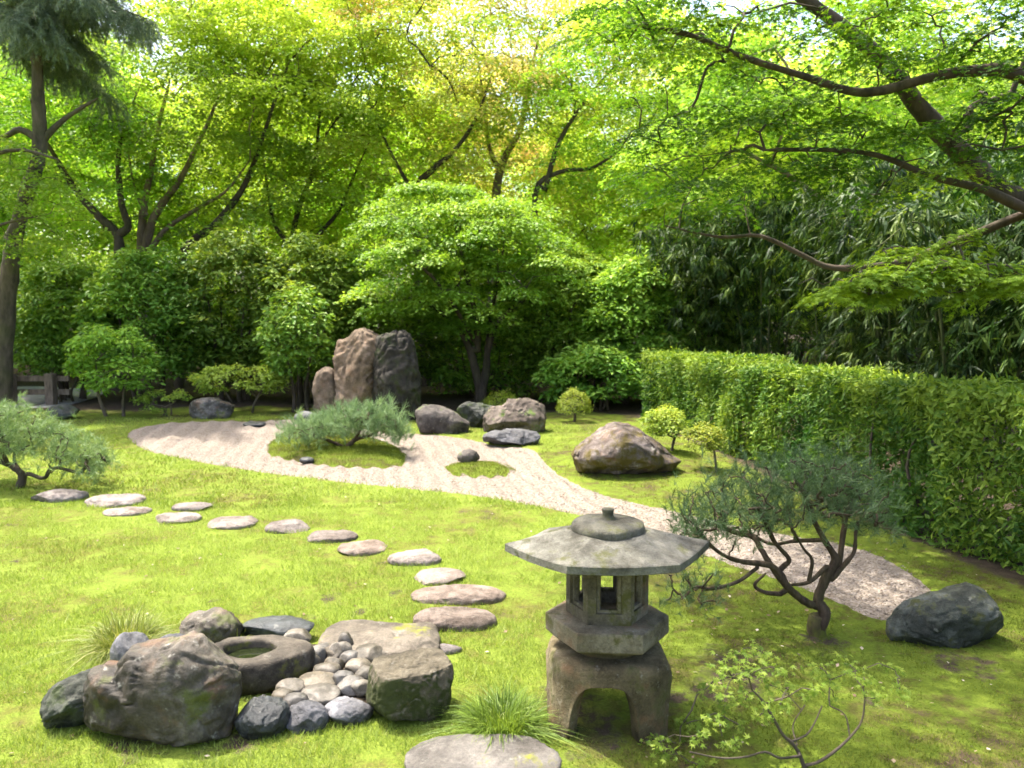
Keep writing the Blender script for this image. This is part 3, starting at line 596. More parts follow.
# rocks round the gravel and on the bank
rock('dark slaty rock with a sloping back at the end of the gravel', (882,584,996,648), M['rock_slate'], 20, depth=.55, cuts=9, rough=.075, sub=6, cutr=(.75, 1.0), ctr=(.15, -.45), full=.75,
     outline=[(882,632),(884,622),(905,603),(926,597),(944,594),(965,584),(975,587),(988,602),(996,623),(994,637),(965,648),(931,647),(905,645),(884,640)])
rock('largest boulder on the mossy bank, grey crown with brown moss', (574,425,679,483), M['rock_bank'], 21, depth=.7, cuts=10, rough=.09, sub=6, cutr=(.8, 1.0), ctr=(0, -.4), full=.5,
     outline=[(574,459),(577,452),(588,443),(599,431),(614,425),(629,427),(643,439),(664,455),(678,465),(670,477),(652,483),(623,483),(593,480),(579,476)])
rock('brown split rock with two rounded humps beside the gravel', (484,399,546,434), M['rock_brown'], 22, depth=.7, cuts=10, rough=.09, sub=6, cutr=(.6, .95), ctr=(0, -.3),
     outline=[(484,433),(485,415),(493,407),(504,406),(509,401),(530,399),(543,405),(545,417),(540,430),(513,434)])
rock('pale flat grey rock lying in front of the split rock', (483,429,541,447), M['rock_grey'], 23, depth=.6, cuts=6, rough=.08)
rock('brown wedge rock with a moss corner under the central maple', (416,405,470,434), M['rock_brown'], 24, depth=.7, cuts=10, rough=.08, cutr=(.6, .95), ctr=(-.2, -.3),
     outline=[(417,413),(423,406),(437,408),(453,415),(468,423),(468,432),(447,434),(418,432)])
rock('small brown stone on the oval moss island', (457,452,479,464), M['rock_brown'], 25, depth=.8, cuts=9, sub=4, z0=gz1(G(468, 466)) + .03)
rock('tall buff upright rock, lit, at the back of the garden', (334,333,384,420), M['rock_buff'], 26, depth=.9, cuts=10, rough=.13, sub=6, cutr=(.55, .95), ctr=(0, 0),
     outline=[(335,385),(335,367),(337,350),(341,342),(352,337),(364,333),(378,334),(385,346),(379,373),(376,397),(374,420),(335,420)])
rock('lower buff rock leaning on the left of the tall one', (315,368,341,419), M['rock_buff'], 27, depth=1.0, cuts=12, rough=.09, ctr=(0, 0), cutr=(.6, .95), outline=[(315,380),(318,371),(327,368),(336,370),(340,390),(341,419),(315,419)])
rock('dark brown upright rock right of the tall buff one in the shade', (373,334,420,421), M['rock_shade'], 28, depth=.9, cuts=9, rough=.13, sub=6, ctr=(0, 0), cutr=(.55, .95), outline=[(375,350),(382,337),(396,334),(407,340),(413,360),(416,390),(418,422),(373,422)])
rock('dark mossy rock in the shade behind the brown wedge rock', (458,402,500,428), M['rock_mossy'], 29, depth=.8, cuts=6)
rock('low dark brown rock under the shrubs at the back of the gravel', (193,399,233,419), M['rock_front'], 30, depth=.6, cuts=7, squash=4)
rock('small grey stone at the foot of the buff rocks', (295,411,322,424), M['rock_grey'], 31, depth=.7, cuts=6, sub=4)
rock('flat dark stone on the back edge of the gravel', (243,422,266,428), M['rock_dark'], 32, depth=.8, cuts=5, sub=4)
rock('small mossy stone in the shade beyond the small left pine', (48,405,78,420), M['rock_mossy'], 33, depth=.7, cuts=6, sub=4)
rock('dark bluish stone on the front edge of the dwarf pine island', (300,457,314,464), M['rock_dark'], 34, depth=.8, cuts=6, sub=3)

# ------------------------------------------------------------------ stone lantern
def lantern():
    Yc = 3.80; cx = P(607, 600, Yc)[0]; base = np.array([cx, Yc, gz1((cx, Yc))])
    t = thing('stone_lantern', 'squat stone snow lantern with a wide six sided roof and arched legs', 'stone lantern', base)
    S = Yc / FPX
    zz = lambda py, dy=0: P(606, py, Yc + dy)[2] - base[2]
    def hexring(R, z, rot, n=6, per=8, rough=0):
        an = np.arange(n) * 2 * math.pi / n + RAD(rot); c = np.stack([np.sin(an) * R, -np.cos(an) * R], -1); pts = []
        for i in range(n):
            for k in range(per): pts.append(c[i] * (1 - k / per) + c[(i + 1) % n] * (k / per))
        pts = np.array(pts); return np.concatenate([pts, np.full((len(pts), 1), z)], 1)
    def wear(V, amt, sc_, seed): return V + (fbm(V + 5, sc_, 4, seed) * amt)[..., None] * unit(V - np.array([0, 0, .5])) 
    # base with four arched legs
    na = 288; a = np.linspace(0, 2*math.pi, na, endpoint=False); H = .36; Rb = 62 * S
    rs = (np.abs(np.cos(a)) ** 3.2 + np.abs(np.sin(a)) ** 3.2) ** (-1 / 3.2) * .98
    rel = (a - RAD(-8 - 90) + math.pi / 4) % (math.pi / 2) - math.pi / 4
    half = RAD(30); b = np.where(np.abs(rel) < half, .78 * H * (np.clip(1 - (np.abs(rel) / half) ** 3.5, 0, 1)) ** .5, 0.0) - .0
    b = np.where(np.abs(rel) < half, b, -.03)
    prof_o = [(.55, 1.0), (.84, .985), (.94, .94), (.975, .86), (.985, .7), (1.0, .35), (1.03, 0)]; prof_i = [(.80, 0), (.78, .4), (.76, .66), (.6, .80), (.001, .84)]
    rows = []
    po = spline([(r, z, 0) for r, z in prof_o], 6)
    for r, z, _ in po:
        zr = H * z; zb = np.where(zr < .66 * H, b + (zr / (.66 * H)) * (.66 * H - b) if True else zr, zr); zb = np.where(b > 0, np.where(zr < .88 * H, b + (zr / (.88 * H)) * (.88 * H - b), zr), np.where(zr < .02, -.03, zr))
        rows.append(np.stack([np.cos(a) * rs * Rb * r, np.sin(a) * rs * Rb * r, zb], -1))
    pi_ = spline([(r, z, 0) for r, z in prof_i], 4)
    for r, z, _ in pi_:
        zr = H * z; zb = np.where(b > 0, np.maximum(b + (zr / (.78*H)) * max(.78 * H - .0, 0) * 0 , zr), np.where(zr < .01, -.03, zr)); rows.append(np.stack([np.cos(a) * rs * Rb * r, np.sin(a) * rs * Rb * r, np.maximum(zb, np.where(b > 0, b, -1))], -1))
    V = wear(np.array(rows), .012, 7, 1); mb = MB(); mb.quad_strip_grid(V + base, closed_v=True); mb.build('base', M['lantern'], t)
    # platform (chudai)
    rot = 30 - 4
    z0 = H - .012; Rp = 63 * S; zr0, zr1 = .428, .522
    pr = [(.001, z0), (.60, z0), (.66, z0 + .02), (.70, z0 + .03), (.74, z0 + .042), (.985, zr0), (1.0, zr0 + .008), (1.0, zr1 - .008), (.985, zr1), (.70, zr1 + .008), (.001, zr1 + .008)]
    V = []
    for i, (r, z) in enumerate(pr):
        h_ = hexring(Rp * r, z, rot)
        if 0 < i < 5: 
            rad = np.linalg.norm(h_[:, :2], axis=1, keepdims=True); h_[:, :2] *= (.6 + .4 * (Rp * r * .93 / rad))
        V.append(h_)
    V = wear(np.array(V), .007, 9, 2); mb = MB(); mb.quad_strip_grid(V + base, closed_v=True); mb.build('platform', M['lantern'], t, smooth=False)
    # fire box: six pierced walls
    zt = zz(554); zb = zr1 + .004; R1 = 42 * S; mb = MB(); rim = MB(); an = np.arange(7) * math.pi / 3 + RAD(rot)
    cor = lambda R, i: np.array([np.sin(an[i]) * R, -np.cos(an[i]) * R])
    def wall(R, Rin, lo, hi, u0, u1, z_lo, z_hi, mbx):
        for i in range(6):
            A, B = cor(R, i), cor(R, i + 1); Ai, Bi = cor(Rin, i), cor(Rin, i + 1)
            def pt(u, z, inn): q = (Ai * (1 - u) + Bi * u) if inn else (A * (1 - u) + B * u); return [q[0], q[1], z]
            us = [0, u0, u1, 1]; zs = [lo, z_lo, z_hi, hi]
            for inn in (0, 1):
                for iu in range(3):
                    for iz in range(3):
                        if iu == 1 and iz == 1: continue
                        q = [pt(us[iu], zs[iz], inn), pt(us[iu + 1], zs[iz], inn), pt(us[iu + 1], zs[iz + 1], inn), pt(us[iu], zs[iz + 1], inn)]
                        mbx.add(np.array(q) + base, [[0, 1, 2, 3]] if not inn else [[3, 2, 1, 0]])
            for (ua, za), (ub, zb_) in (((u0, z_lo), (u1, z_lo)), ((u1, z_lo), (u1, z_hi)), ((u1, z_hi), (u0, z_hi)), ((u0, z_hi), (u0, z_lo))):
                mbx.add(np.array([pt(ua, za, 0), pt(ub, zb_, 0), pt(ub, zb_, 1), pt(ua, za, 1)]) + base, [[0, 1, 2, 3]])
            for zc in (lo, hi):
                mbx.add(np.array([pt(0, zc, 0), pt(1, zc, 0), pt(1, zc, 1), pt(0, zc, 1)]) + base, [[0, 1, 2, 3]])
    wall(R1, R1 * .74, zb, zt, .20, .80, zb + .06, zt - .035, mb); fb = mb.build('fire_box', M['lantern'], t, smooth=False)
    wall(R1 * .93, R1 * .80, zb + .046, zt - .012, .27, .73, zb + .075, zt - .055, rim); rim.build('window_frame', M['lantern'], fb, smooth=False, origin=base)
    # roof
    Rr = 105 * S; rr_rot = 30 + 3.5; V = []; e0 = zz(552); e1 = e0 + .044; cz = zz(529)
    pr = [(.001, e0 - .015), (.38, e0 - .012), (.60, e0 - .005), (.97, e0), (1.0, e0 + .006), (1.0, e1 - .003), (.985, e1 + .002), (.80, e1 + .026), (.6, e1 + .052), (.45, e1 + .075), (.33, cz), (.001, cz + .01)]
    for i, (r, z) in enumerate(pr):
        h_ = hexring(Rr * r, z, rr_rot, per=12); rad = np.linalg.norm(h_[:, :2], axis=1); k = (rad / (Rr * r) - .866) / .134
        h_[:, 2] += .010 * r ** 3 * k - .002; h_[:, 1] *= np.where(h_[:, 1] < 0, .82, .62)
        V.append(h_)
    V = wear(np.array(V), .008, 8, 3); mb = MB(); mb.quad_strip_grid(V + base, closed_v=True); r_ = mb.build('roof', M['lantern_roof'], t, smooth=False)
    def lathe(name, prof, per, seed, sm=True, sides=40):
        aa = np.linspace(0, 2*math.pi, sides, endpoint=False); p = spline([(r, z, 0) for r, z in prof], per)
        V = np.array([np.stack([np.cos(aa) * r, np.sin(aa) * r, np.full(sides, z)], -1) for r, z, _ in p]); V = wear(V, .005, 10, seed); mb = MB(); mb.quad_strip_grid(V + base, closed_v=True); mb.build(name, M['lantern_roof'], t)
    lathe('cap_stone', [(.15, cz - .032), (.174, cz - .024), (.182, cz - .006), (.184, cz + .014), (.175, cz + .034), (.135, cz + .046), (.07, cz + .054), (.001, cz + .058)], 4, 5)
    lathe('finial', [(.050, cz + .045), (.036, cz + .060), (.028, cz + .075), (.031, cz + .098), (.027, cz + .106), (.001, cz + .108)], 3, 6, sides=16)
    FOOT.append((cx, Yc, Rb * .95, Rb * .95))
lantern()

# ------------------------------------------------------------------ grass
def blocked(x, y):
    b = np.zeros(len(x), bool)
    for cx, cy_, rx, ry in FOOT: b |= ((x - cx) / rx) ** 2 + ((y - cy_) / ry) ** 2 < 1
    return b | (poly_dist(BED, x, y) > .03)
rng = np.random.default_rng(5)
def blades(n, y0, y1, hgt, wid, power, lawn=True, seed=0, mat='blade'):
    rng = np.random.default_rng(seed); y = y0 + (y1 - y0) * rng.uniform(0, 1, n) ** power; x = rng.uniform(-1, 1, n) * (y * .72 + .8); 
    gdist = poly_dist(GRAVEL, x, y); mw_ = moss_w(x, y); k = (gdist < rng.exponential(.022, n)) & ~blocked(x, y) & (y < EARTH_LINE(x) - .2 + rng.normal(0, .3, n))
    k &= (x < np.interp(y, [4, 6, 7.7, 15], [4.0, 3.75, 3.45, 2.6]))
    k &= (rng.uniform(0, 1, n) > mw_) if lawn else (rng.uniform(0, 1, n) < mw_)
    sp = fbm(np.stack([x, y, 0*x], -1), 1.1, 4, 21); pt = fbm(np.stack([x, y, 0*x], -1), 4.5, 3, 31)
    k &= rng.uniform(0, 1, n) > smooth(.12, .5, -pt) * .9
    for c, r in BARE: k &= ~((np.hypot(x - c[0], (y - c[1]) * .8) < r * .6) & (rng.uniform(0, 1, n) < .55))
    x, y, sp, pt = x[k], y[k], sp[k], pt[k]; n = len(x); a = rng.uniform(0, 6.283, n); h = hgt * rng.uniform(.5, 1.25, n) * (1 + 1.2 * pt)
    z = gz(x, y) + .005; ln = rng.normal(0, .55, (n, 2)); B = np.stack([x, y, z], -1); s = np.stack([np.cos(a), np.sin(a), 0*a], -1) * wid * (rng.uniform(.6, 1.2, n))[:, None]
    T = B + np.concatenate([ln * h[:, None], h[:, None]], 1); V = np.stack([B - s, B + s, T], 1).reshape(-1, 3)
    tint = np.clip(.55 + .75 * sp + .35 * pt + rng.normal(0, .16, n), 0, 1); return V, np.arange(3 * n).reshape(-1, 3), tint
mb = MB(); mb.add(*blades(330000, 2.6, 8.5, .026, .0022, 1.3, True, 1)); mb.add(*blades(150000, 8.0, 16.5, .035, .005, 1.0, True, 2))
tag(mb.build('grass', M['blade'], smooth=False), 'short bright yellow green lawn grass', kind='stuff')
mb = MB(); mb.add(*blades(150000, 2.6, 8.5, .014, .003, 1.2, False, 3)); mb.add(*blades(50000, 8, 16.5, .022, .006, 1.0, False, 4))
for W in MPTS:
    W = np.repeat(W, 4, 0); n = len(W); W = W + rng.uniform(-.016, .016, (n, 3)) * [1, 1, .2]; h = rng.uniform(.01, .03, n); a = rng.uniform(0, 6.28, n); sd_ = np.stack([np.cos(a), np.sin(a), 0*a], -1) * .0035
    mb.add(np.stack([W - sd_, W + sd_, W + np.concatenate([rng.normal(0, .5, (n, 2)) * h[:, None], h[:, None]], 1)], 1).reshape(-1, 3), np.arange(3 * n).reshape(-1, 3), np.clip(.5 + .8 * fbm(W, 2.0, 3, 5) + rng.normal(0, .15, n), 0, 1))
tag(mb.build('moss', M['moss_blade'], smooth=False), 'low olive moss and sparse grass under the trees', kind='stuff')
mb = MB(); n = 520; x = np.concatenate([rng.uniform(.6, 4.2, 260), rng.uniform(-5, 1.5, 260)]); y = np.concatenate([rng.uniform(3.3, 7.5, 260), rng.uniform(3.3, 9, 260)]); k = ~blocked(x, y); x, y = x[k], y[k]; n = len(x)
leaves(mb, np.stack([x, y, gz(x, y) + .012], -1), np.array([0, 0, 1.]) + rng.normal(0, .3, (n, 3)), rng.normal(size=(n, 3)), rng.uniform(.012, .035, n), RHOMB, rng.uniform(0, 1, n) ** 1.6)
tag(mb.build('fallen_leaves', M['litter'], smooth=False), 'scattered dry fallen leaves on the moss and lawn', kind='stuff')

def grass_tuft(label, px, py, R, H, n, seed, lean=(0, 0), tint=(.5, .25)):
    rng = np.random.default_rng(seed); c = G(px, py); base = np.array([c[0], c[1], gz1(c)]); mb = MB(); K = 6
    a = rng.uniform(0, 6.283, n); r0 = np.sqrt(rng.uniform(0, 1, n)) * R * .6; out = rng.uniform(.15, 1, n) * R; h = H * rng.uniform(.55, 1.1, n) * (1.05 - .45 * out / R)
    d = np.stack([np.cos(a), np.sin(a)], -1) + np.array(lean); dj = rng.normal(0, .5, (n, 2)); t = np.linspace(0, 1, K); wd = rng.uniform(.0012, .0026, n)
    V = np.zeros((n, K, 2, 3)); side = np.stack([-np.sin(a), np.cos(a), rng.normal(0, .3, n)], -1)
    for i, tt in enumerate(t):
        p = np.zeros((n, 3)); p[:, :2] = d * (r0 * .8)[:, None] + (d + dj * tt) * (out * .8 * tt ** 1.4)[:, None]; p[:, 2] = h * (1.9 * tt - 1.45 * tt ** 2.2 * (out / R * .9 + .3)) - .01
        ww = wd * (1 - tt ** 2.5) + .0002; V[:, i, 0] = p - side * ww[:, None]; V[:, i, 1] = p + side * ww[:, None]
    V += base; idx = np.arange(n * K * 2).reshape(n, K, 2); f = np.stack([idx[:, :-1, 0], idx[:, :-1, 1], idx[:, 1:, 1], idx[:, 1:, 0]], -1).reshape(-1, 4)
    mb.add(V.reshape(-1, 3), f, np.repeat(np.clip(rng.normal(tint[0], tint[1], n), 0, 1), K - 1)); o = mb.build('grass_tuft', M['tuft'], loc=base); tag(o, label, 'grass tuft', 'ornamental grass tufts')
grass_tuft('pale arching grass tuft behind the grey stones on the lawn', 126, 645, .33, .19, 900, 1, tint=(.55, .25))
grass_tuft('dark green arching grass tuft between the lantern and the square mossy rock', 503, 730, .30, .165, 1500, 2, tint=(.22, .22))
grass_tuft('small thin grass tuft beside the lichen spotted rock', 236, 643, .10, .10, 60, 3, tint=(.5, .2))

# ------------------------------------------------------------------ trees and shrubs
LEAF = (np.array([[0, 0, 0], [-.24, .45, .05], [0, 1, -.06], [.24, .45, .05]]), np.array([[0, 1, 2, 3]]))
def Pl(pts, Y): return [P(p[0], p[1], Y + (p[2] if len(p) > 2 else 0)) for p in pts]
def finish(t, wood, crown, bark, leaf, sides=6, big=.05, rough=.15, seed=0, crown_name='crown'):
    mb = MB(); wood.mesh(mb, sides=sides, big=big, rough=rough, seed=seed); mb.build('trunk', bark, t)
    if crown.v: crown.build(crown_name, leaf, t, smooth=False)
    return t
def env_pads(rng, n, c, rad, lo=.45, tiers=None, zmin=None):
    d = rand_dir(rng, n * 2); d = d[d[:, 2] > -.55][:n]; r = rng.uniform(lo, 1, len(d)) ** .7
    p = np.asarray(c) + d * r[:, None] * np.asarray(rad) * (1 + .22 * fbm(d * 1.7 + 3, 1.0, 2, int(rng.integers(99)))[:, None])
    if tiers: p[:, 2] = np.round(p[:, 2] / tiers) * tiers + rng.normal(0, tiers * .16, len(p))
    if zmin is not None: p = p[p[:, 2] > zmin]
    return p
def vase(wood, rng, base, H, nlimb, spread, r, fork=.12, lean=(0, 0)):
    f = base + np.array([lean[0], lean[1], H * fork]); wood.limb([base - [0, 0, .15], (base + f) / 2 + rng.normal(0, .05, 3), f], r, r * .85)
    a0 = rng.uniform(0, 6.28); root = len(wood.p) - 1
    for i in range(nlimb):
        a = a0 + i * 6.283 / nlimb + rng.normal(0, .3); s = spread * rng.uniform(.45, 1); h = H * rng.uniform(.55, .85)
        e = np.array([math.cos(a) * s, math.sin(a) * s, h]); k1 = f + np.array([e[0] * .25, e[1] * .25, (h - H * fork) * .35]) + rng.normal(0, .15, 3); k2 = f + np.array([e[0] * .6, e[1] * .6, (h - H * fork) * .7]) + rng.normal(0, .2, 3)
        wood.limb([f, k1, k2, base + e], r * .55, r * .16, attach=root)
def maple(label, base, H, rx, ry, npad, padR, nleaf, leaf, seed, size=.112, bark='bark_grey', group='woodland maples behind the garden', shape=RHOMB, limbs=None, zc=.62, zr=.42, tiers=.9, r=.16, name='maple_tree', extra=None, tintby=.35, zmin=None, droop=.42, nl=4, cat='tree', tip=.010, lo=.4, c=None):
    rng = np.random.default_rng(seed); base = np.asarray(base, float); t = thing(name, label, cat, base, group); wd = Wood(tip); cr = MB()
    if limbs: 
        for pts, a, b in limbs: wd.limb(pts, a, b)
    else: vase(wd, rng, base, H, nl, rx * .8, r)
    cc = base + np.array([0, 0, H * zc]) if c is None else np.asarray(c, float)
    pads = env_pads(rng, npad, cc, (rx, ry, H * zr), tiers=tiers, zmin=zmin, lo=lo)
    if extra is not None: pads = np.concatenate([pads, extra])
    pads = pads[np.argsort(np.linalg.norm(pads - cc, axis=1))]
    for p in pads:
        wd.reach(p, rng); R = padR * rng.uniform(.7, 1.3); out = unit(p - cc); tn = .45 + tintby * float(fbm(p[None] * .5, 1.0, 2, seed)[0]) + rng.normal(0, .17) + .2 * out[2]  # higher pads get a lighter tint: tier shading put into the leaf colour
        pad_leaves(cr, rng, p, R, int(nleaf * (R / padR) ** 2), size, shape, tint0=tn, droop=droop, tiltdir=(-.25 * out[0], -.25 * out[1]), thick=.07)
    return finish(t, wd, cr, M[bark], M[leaf], seed=seed)

# ---- maples of the left group, limbs as they stand in the photo
Yl = 22.0
lb = [(Pl([(118,405),(120,330),(119,262),(117,235),(95,213),(72,185),(57,160),(45,140)], Yl), .19, .05), (Pl([(117,236),(128,226),(122,205),(118,160),(125,120)], Yl), .13, .05)]
maple('dark leaning maple with a forked trunk left of the twin trunks', P(118,405,Yl), 10, 3.2, 3.0, 56, 1.0, 350, 'maple_green', 11, bark='bark_dark', limbs=lb, c=P(70,120,Yl), zr=.36, group='tall maples behind the left shrubs')
Yl = 23.0
lb = [(Pl([(146,402),(144,300),(141,255),(143,215),(147,190),(152,165),(160,120),(170,80)], Yl), .17, .04), (Pl([(143,255),(152,222),(165,200),(180,180),(195,150),(215,105,.5),(225,60,.8)], Yl), .14, .03),
      (Pl([(146,258),(165,230),(195,210),(225,192,-.6),(250,160,-1)], Yl), .09, .02), (Pl([(147,215),(135,190),(128,150)], Yl), .06, .02)]
maple('upright maple with twin pale and dark trunks above the shrubs', P(146,402,Yl), 11, 3.8, 3.0, 76, 1.0, 350, 'maple_green', 12, bark='bark_pale', limbs=lb, c=P(185,105,Yl), zr=.36, extra=np.array([P(a, c, Yl + .5 * math.sin(a)) for a, c in [(150,175),(185,195),(120,180),(210,170),(165,150),(230,200),(135,215),(200,225)]]), group='tall maples behind the left shrubs')
Yl = 22.5
lb = [(Pl([(180,404),(178,300),(185,250),(215,225),(235,200),(247,180),(262,140),(275,100),(290,60)], Yl), .15, .03), (Pl([(235,200),(255,180,.4),(285,165,.8),(320,150,1)], Yl), .06, .02)]
maple('dark maple trunk curving up to the right between shrubs', P(180,404,Yl), 11, 3.6, 2.8, 70, 1.0, 350, 'maple_yellow', 13, bark='bark_dark', limbs=lb, c=P(275,70,Yl), zr=.34, extra=np.array([P(a, c, Yl + .5 * math.sin(a)) for a, c in [(255,170),(290,185),(235,150),(310,160),(275,200),(330,185),(250,215)]]), group='tall maples behind the left shrubs')
Yl = 25
lb = [(Pl([(300,402),(296,300),(292,245),(300,205),(315,165),(320,110),(330,60)], Yl), .12, .03), (Pl([(293,250),(275,225),(268,190),(262,150)], Yl), .08, .02), (Pl([(296,262),(318,235),(338,212),(352,180),(370,140)], Yl), .09, .02)]
maple('slender three stemmed maple behind the middle of the left shrubs', P(300,402,Yl), 12, 4.2, 3.2, 78, 1.05, 350, 'maple_yellow', 14, bark='bark_dark', limbs=lb, c=P(330,85,Yl), zr=.36, extra=np.array([P(a, c, Yl + .5 * math.sin(a)) for a, c in [(300,170),(345,160),(325,195),(370,175),(280,200),(360,205),(395,190),(310,220)]]), group='tall maples behind the left shrubs')
Yl = 23.5
lb = [(Pl([(425,402),(420,300),(417,196),(430,172),(455,150),(475,120),(490,80)], Yl), .15, .03), (Pl([(418,200),(400,170),(385,140),(372,110)], Yl), .07, .02), (Pl([(430,172),(440,130),(465,95)], Yl), .06, .02)]
maple('dark branched maple whose tips turn orange, behind the layered central maple', P(425,402,Yl), 12, 3.8, 3.2, 76, 1.05, 350, 'maple_orange', 15, bark='bark_dark', limbs=lb, c=P(425,80,Yl), zr=.34, extra=np.array([P(a, c, Yl + .5 * math.sin(a)) for a, c in [(395,160),(430,150),(455,165),(410,185),(380,180),(470,150)]]), group='tall maples behind the central maple')
Yl = 26
lb = [(Pl([(490,402),(492,280),(497,188),(506,155),(520,130),(530,80),(540,30)], Yl), .2, .04), (Pl([(500,170),(490,150),(485,110),(478,60)], Yl), .09, .03), (Pl([(497,188),(525,170),(548,150),(575,120)], Yl), .10, .03)]
maple('pale brown trunked maple rising just behind the top of the central maple', P(490,402,Yl), 14, 4.6, 3.4, 84, 1.15, 350, 'maple_orange', 16, bark='bark_pale', limbs=lb, c=P(535,70,Yl), zr=.34, extra=np.array([P(a, c, Yl + .5 * math.sin(a)) for a, c in [(520,160),(560,150),(540,185),(580,175),(600,190),(505,140),(570,205)]]), group='tall maples behind the central maple')
Yl = 23
lb = [(Pl([(560,402),(545,300),(535,196),(560,172),(592,168,-.4),(620,150,-.8)], Yl), .12, .03), (Pl([(545,190),(560,140),(590,95),(620,60)], Yl), .09, .02)]
maple('yellow maple with arching dark branches left of the bamboo', P(560,402,Yl), 11, 3.2, 2.8, 54, 1.0, 350, 'maple_yellow', 17, bark='bark_dark', limbs=lb, c=P(610,90,Yl), zr=.32, extra=np.array([P(a, c, Yl + .5 * math.sin(a)) for a, c in [(590,170),(620,180),(560,180),(610,205),(640,190)]]), group='tall maples behind the central maple')
Yl = 17
lb = [(Pl([(850,400),(862,300),(850,240),(830,208),(808,190),(780,170),(740,150)], Yl), .15, .03), (Pl([(850,240),(870,205),(885,170),(900,130),(910,70)], Yl), .12, .03), (Pl([(862,270),(880,235),(875,200)], Yl), .08, .03)]
maple('pale limbed maple standing behind the bamboo', P(850,400,Yl), 10, 3.4, 2.6, 62, .9, 350, 'maple_green', 18, bark='bark_pale', limbs=lb, c=P(810,90,Yl), zr=.36, group='maples around the bamboo')

# ---- old conifer at the left edge
def cedar():
    Yc = 17.5; rng = np.random.default_rng(31); base = P(2, 410, Yc); t = thing('conifer_tree', 'old conifer with a smooth pinkish trunk at the left edge and grey drooping sprays', 'tree', base); wd = Wood(.01)
    wd.limb(Pl([(1,412),(5,330),(9,280),(14,238),(27,195),(38,160),(40,130),(38,100),(36,50),(34,-20),(34,-90)], Yc), .21, .10)
    for pts in ([(38,150),(50,132),(70,115),(98,98)], [(38,140),(20,130),(0,138),(-30,140)]): wd.limb(Pl(pts, Yc), .09, .03)
    mb = MB(); nodes_ = []
    for k in range(52):
        z = rng.uniform(7.7, 12.5); a = rng.uniform(0, 6.283); L = rng.uniform(1.0, 3.0); o = P(37, 60, Yc) * [1, 1, 0] + [0, 0, z]
        pts = [o, o + np.array([math.cos(a) * L * .5, math.sin(a) * L * .5, .15]), o + np.array([math.cos(a) * L, math.sin(a) * L, -.35])]; ch = wd.limb(pts, .035, .01)
        q = spline(pts, 10)
        for p in q[4:]:
            for _ in range(6):
                dd = np.array([math.cos(a), math.sin(a), 0]) * rng.uniform(.0, .5) + rng.normal(0, .45, 3) * [1, 1, .3] + [0, 0, -.40 - .3 * rng.uniform()]
                s = spline([p, p + dd * .35, p + dd * .6 + [0, 0, -.18]], 4); nodes_.append((s[1:], np.gradient(s, axis=0)[1:]))
    pos = np.concatenate([a for a, b in nodes_]); dr = np.concatenate([b for a, b in nodes_]); tufts(mb, rng, pos, dr, 9, .13, .006, .55)
    finish(t, wd, mb, M['bark_grey'], M['cedar'], sides=5, rough=.22)
cedar()

Yl = 16.2
lb = [(Pl([(-95,415),(-92,330),(-80,250),(-55,190),(-20,160),(20,150),(60,160)], Yl), .12, .02), (Pl([(-86,280),(-50,250),(0,225),(45,215)], Yl), .06, .015), (Pl([(-80,250),(-95,180),(-90,110),(-70,60)], Yl), .07, .02)]
maple('light green maple reaching in from the left edge, its boughs crossing the conifer trunk', P(-95,415,Yl), 7, 1.6, 1.2, 14, .7, 330, 'maple_green', 19, size=.085, bark='bark_grey', limbs=lb, c=P(-70,120,Yl), zr=.2, group='tall maples behind the left shrubs', zc=.6,
      extra=np.array([P(a, c, Yl + d) for a, c, d in [(10,165,0),(40,180,.3),(62,205,.2),(20,205,-.3),(-15,190,0),(45,225,.3),(5,235,.2),(30,150,.4),(70,185,.6),(-30,230,0),(25,250,.4),(60,240,.6),(-10,150,.4),(15,185,.6)]]))
# ---- generic maples further back: three kinds, then copies
G_BG = 'woodland maples behind the garden'
pa = maple('tall yellow green maple in the sunlit woodland behind the garden', (0, 0, 0), 12, 4.2, 4.2, 100, 1.25, 370, 'maple_yellow', 41, size=.135, r=.2, zc=.50, zr=.52, lo=.2)
pb = maple('fresh green maple in the woodland behind the garden', (0, 0, 0), 11, 4.4, 4.0, 100, 1.25, 370, 'maple_green', 42, size=.135, r=.2, zc=.50, zr=.52, lo=.2)
pc = maple('maple with orange tinted top in the woodland behind the garden', (0, 0, 0), 13, 4.2, 4.2, 100, 1.25, 370, 'maple_orange', 43, size=.135, r=.2, zc=.50, zr=.52, lo=.2)
spots = [(-17.5, 22, 'b', 1), (-21, 27, 'a', 1.1), (-14.5, 26, 'a', 1.05), (-9.5, 28, 'a', 1.1), (-5, 30, 'a', 1.1), (-.5, 33, 'c', 1.1), (4.2, 29, 'a', 1.0), (7.5, 23.5, 'a', .9), (11.5, 22, 'b', 1), (8.6, 30, 'a', 1.1), (14, 28, 'a', 1.1), (19, 24, 'b', 1.1),
         (-30, 38, 'b', 1.4), (-22, 40, 'a', 1.4), (-14, 42, 'a', 1.4), (-6.5, 43, 'a', 1.35), (2.5, 45, 'a', 1.25), (10, 42, 'a', 1.4), (18, 40, 'a', 1.5), (26, 36, 'b', 1.4),
         (-34, 58, 'a', 2), (-20, 62, 'b', 2.1), (-8, 60, 'a', 1.9), (6, 64, 'b', 1.8), (18, 60, 'a', 2), (32, 55, 'b', 2)]
LB = {'a': pa['label'], 'b': pb['label'], 'c': pc['label']}; first = {'a': pa, 'b': pb, 'c': pc}; used_ = set()
rng = np.random.default_rng(77)
for x, y, k, s in spots:
    rz = rng.uniform(0, 6.28)
    if k in used_: copy_tree(first[k], (x, y, 0), rz, s, LB[k])
    else: used_.add(k); o = first[k]; o.location = (x, y, 0); o.rotation_euler = (0, 0, rz); o.scale = (s, s, s)

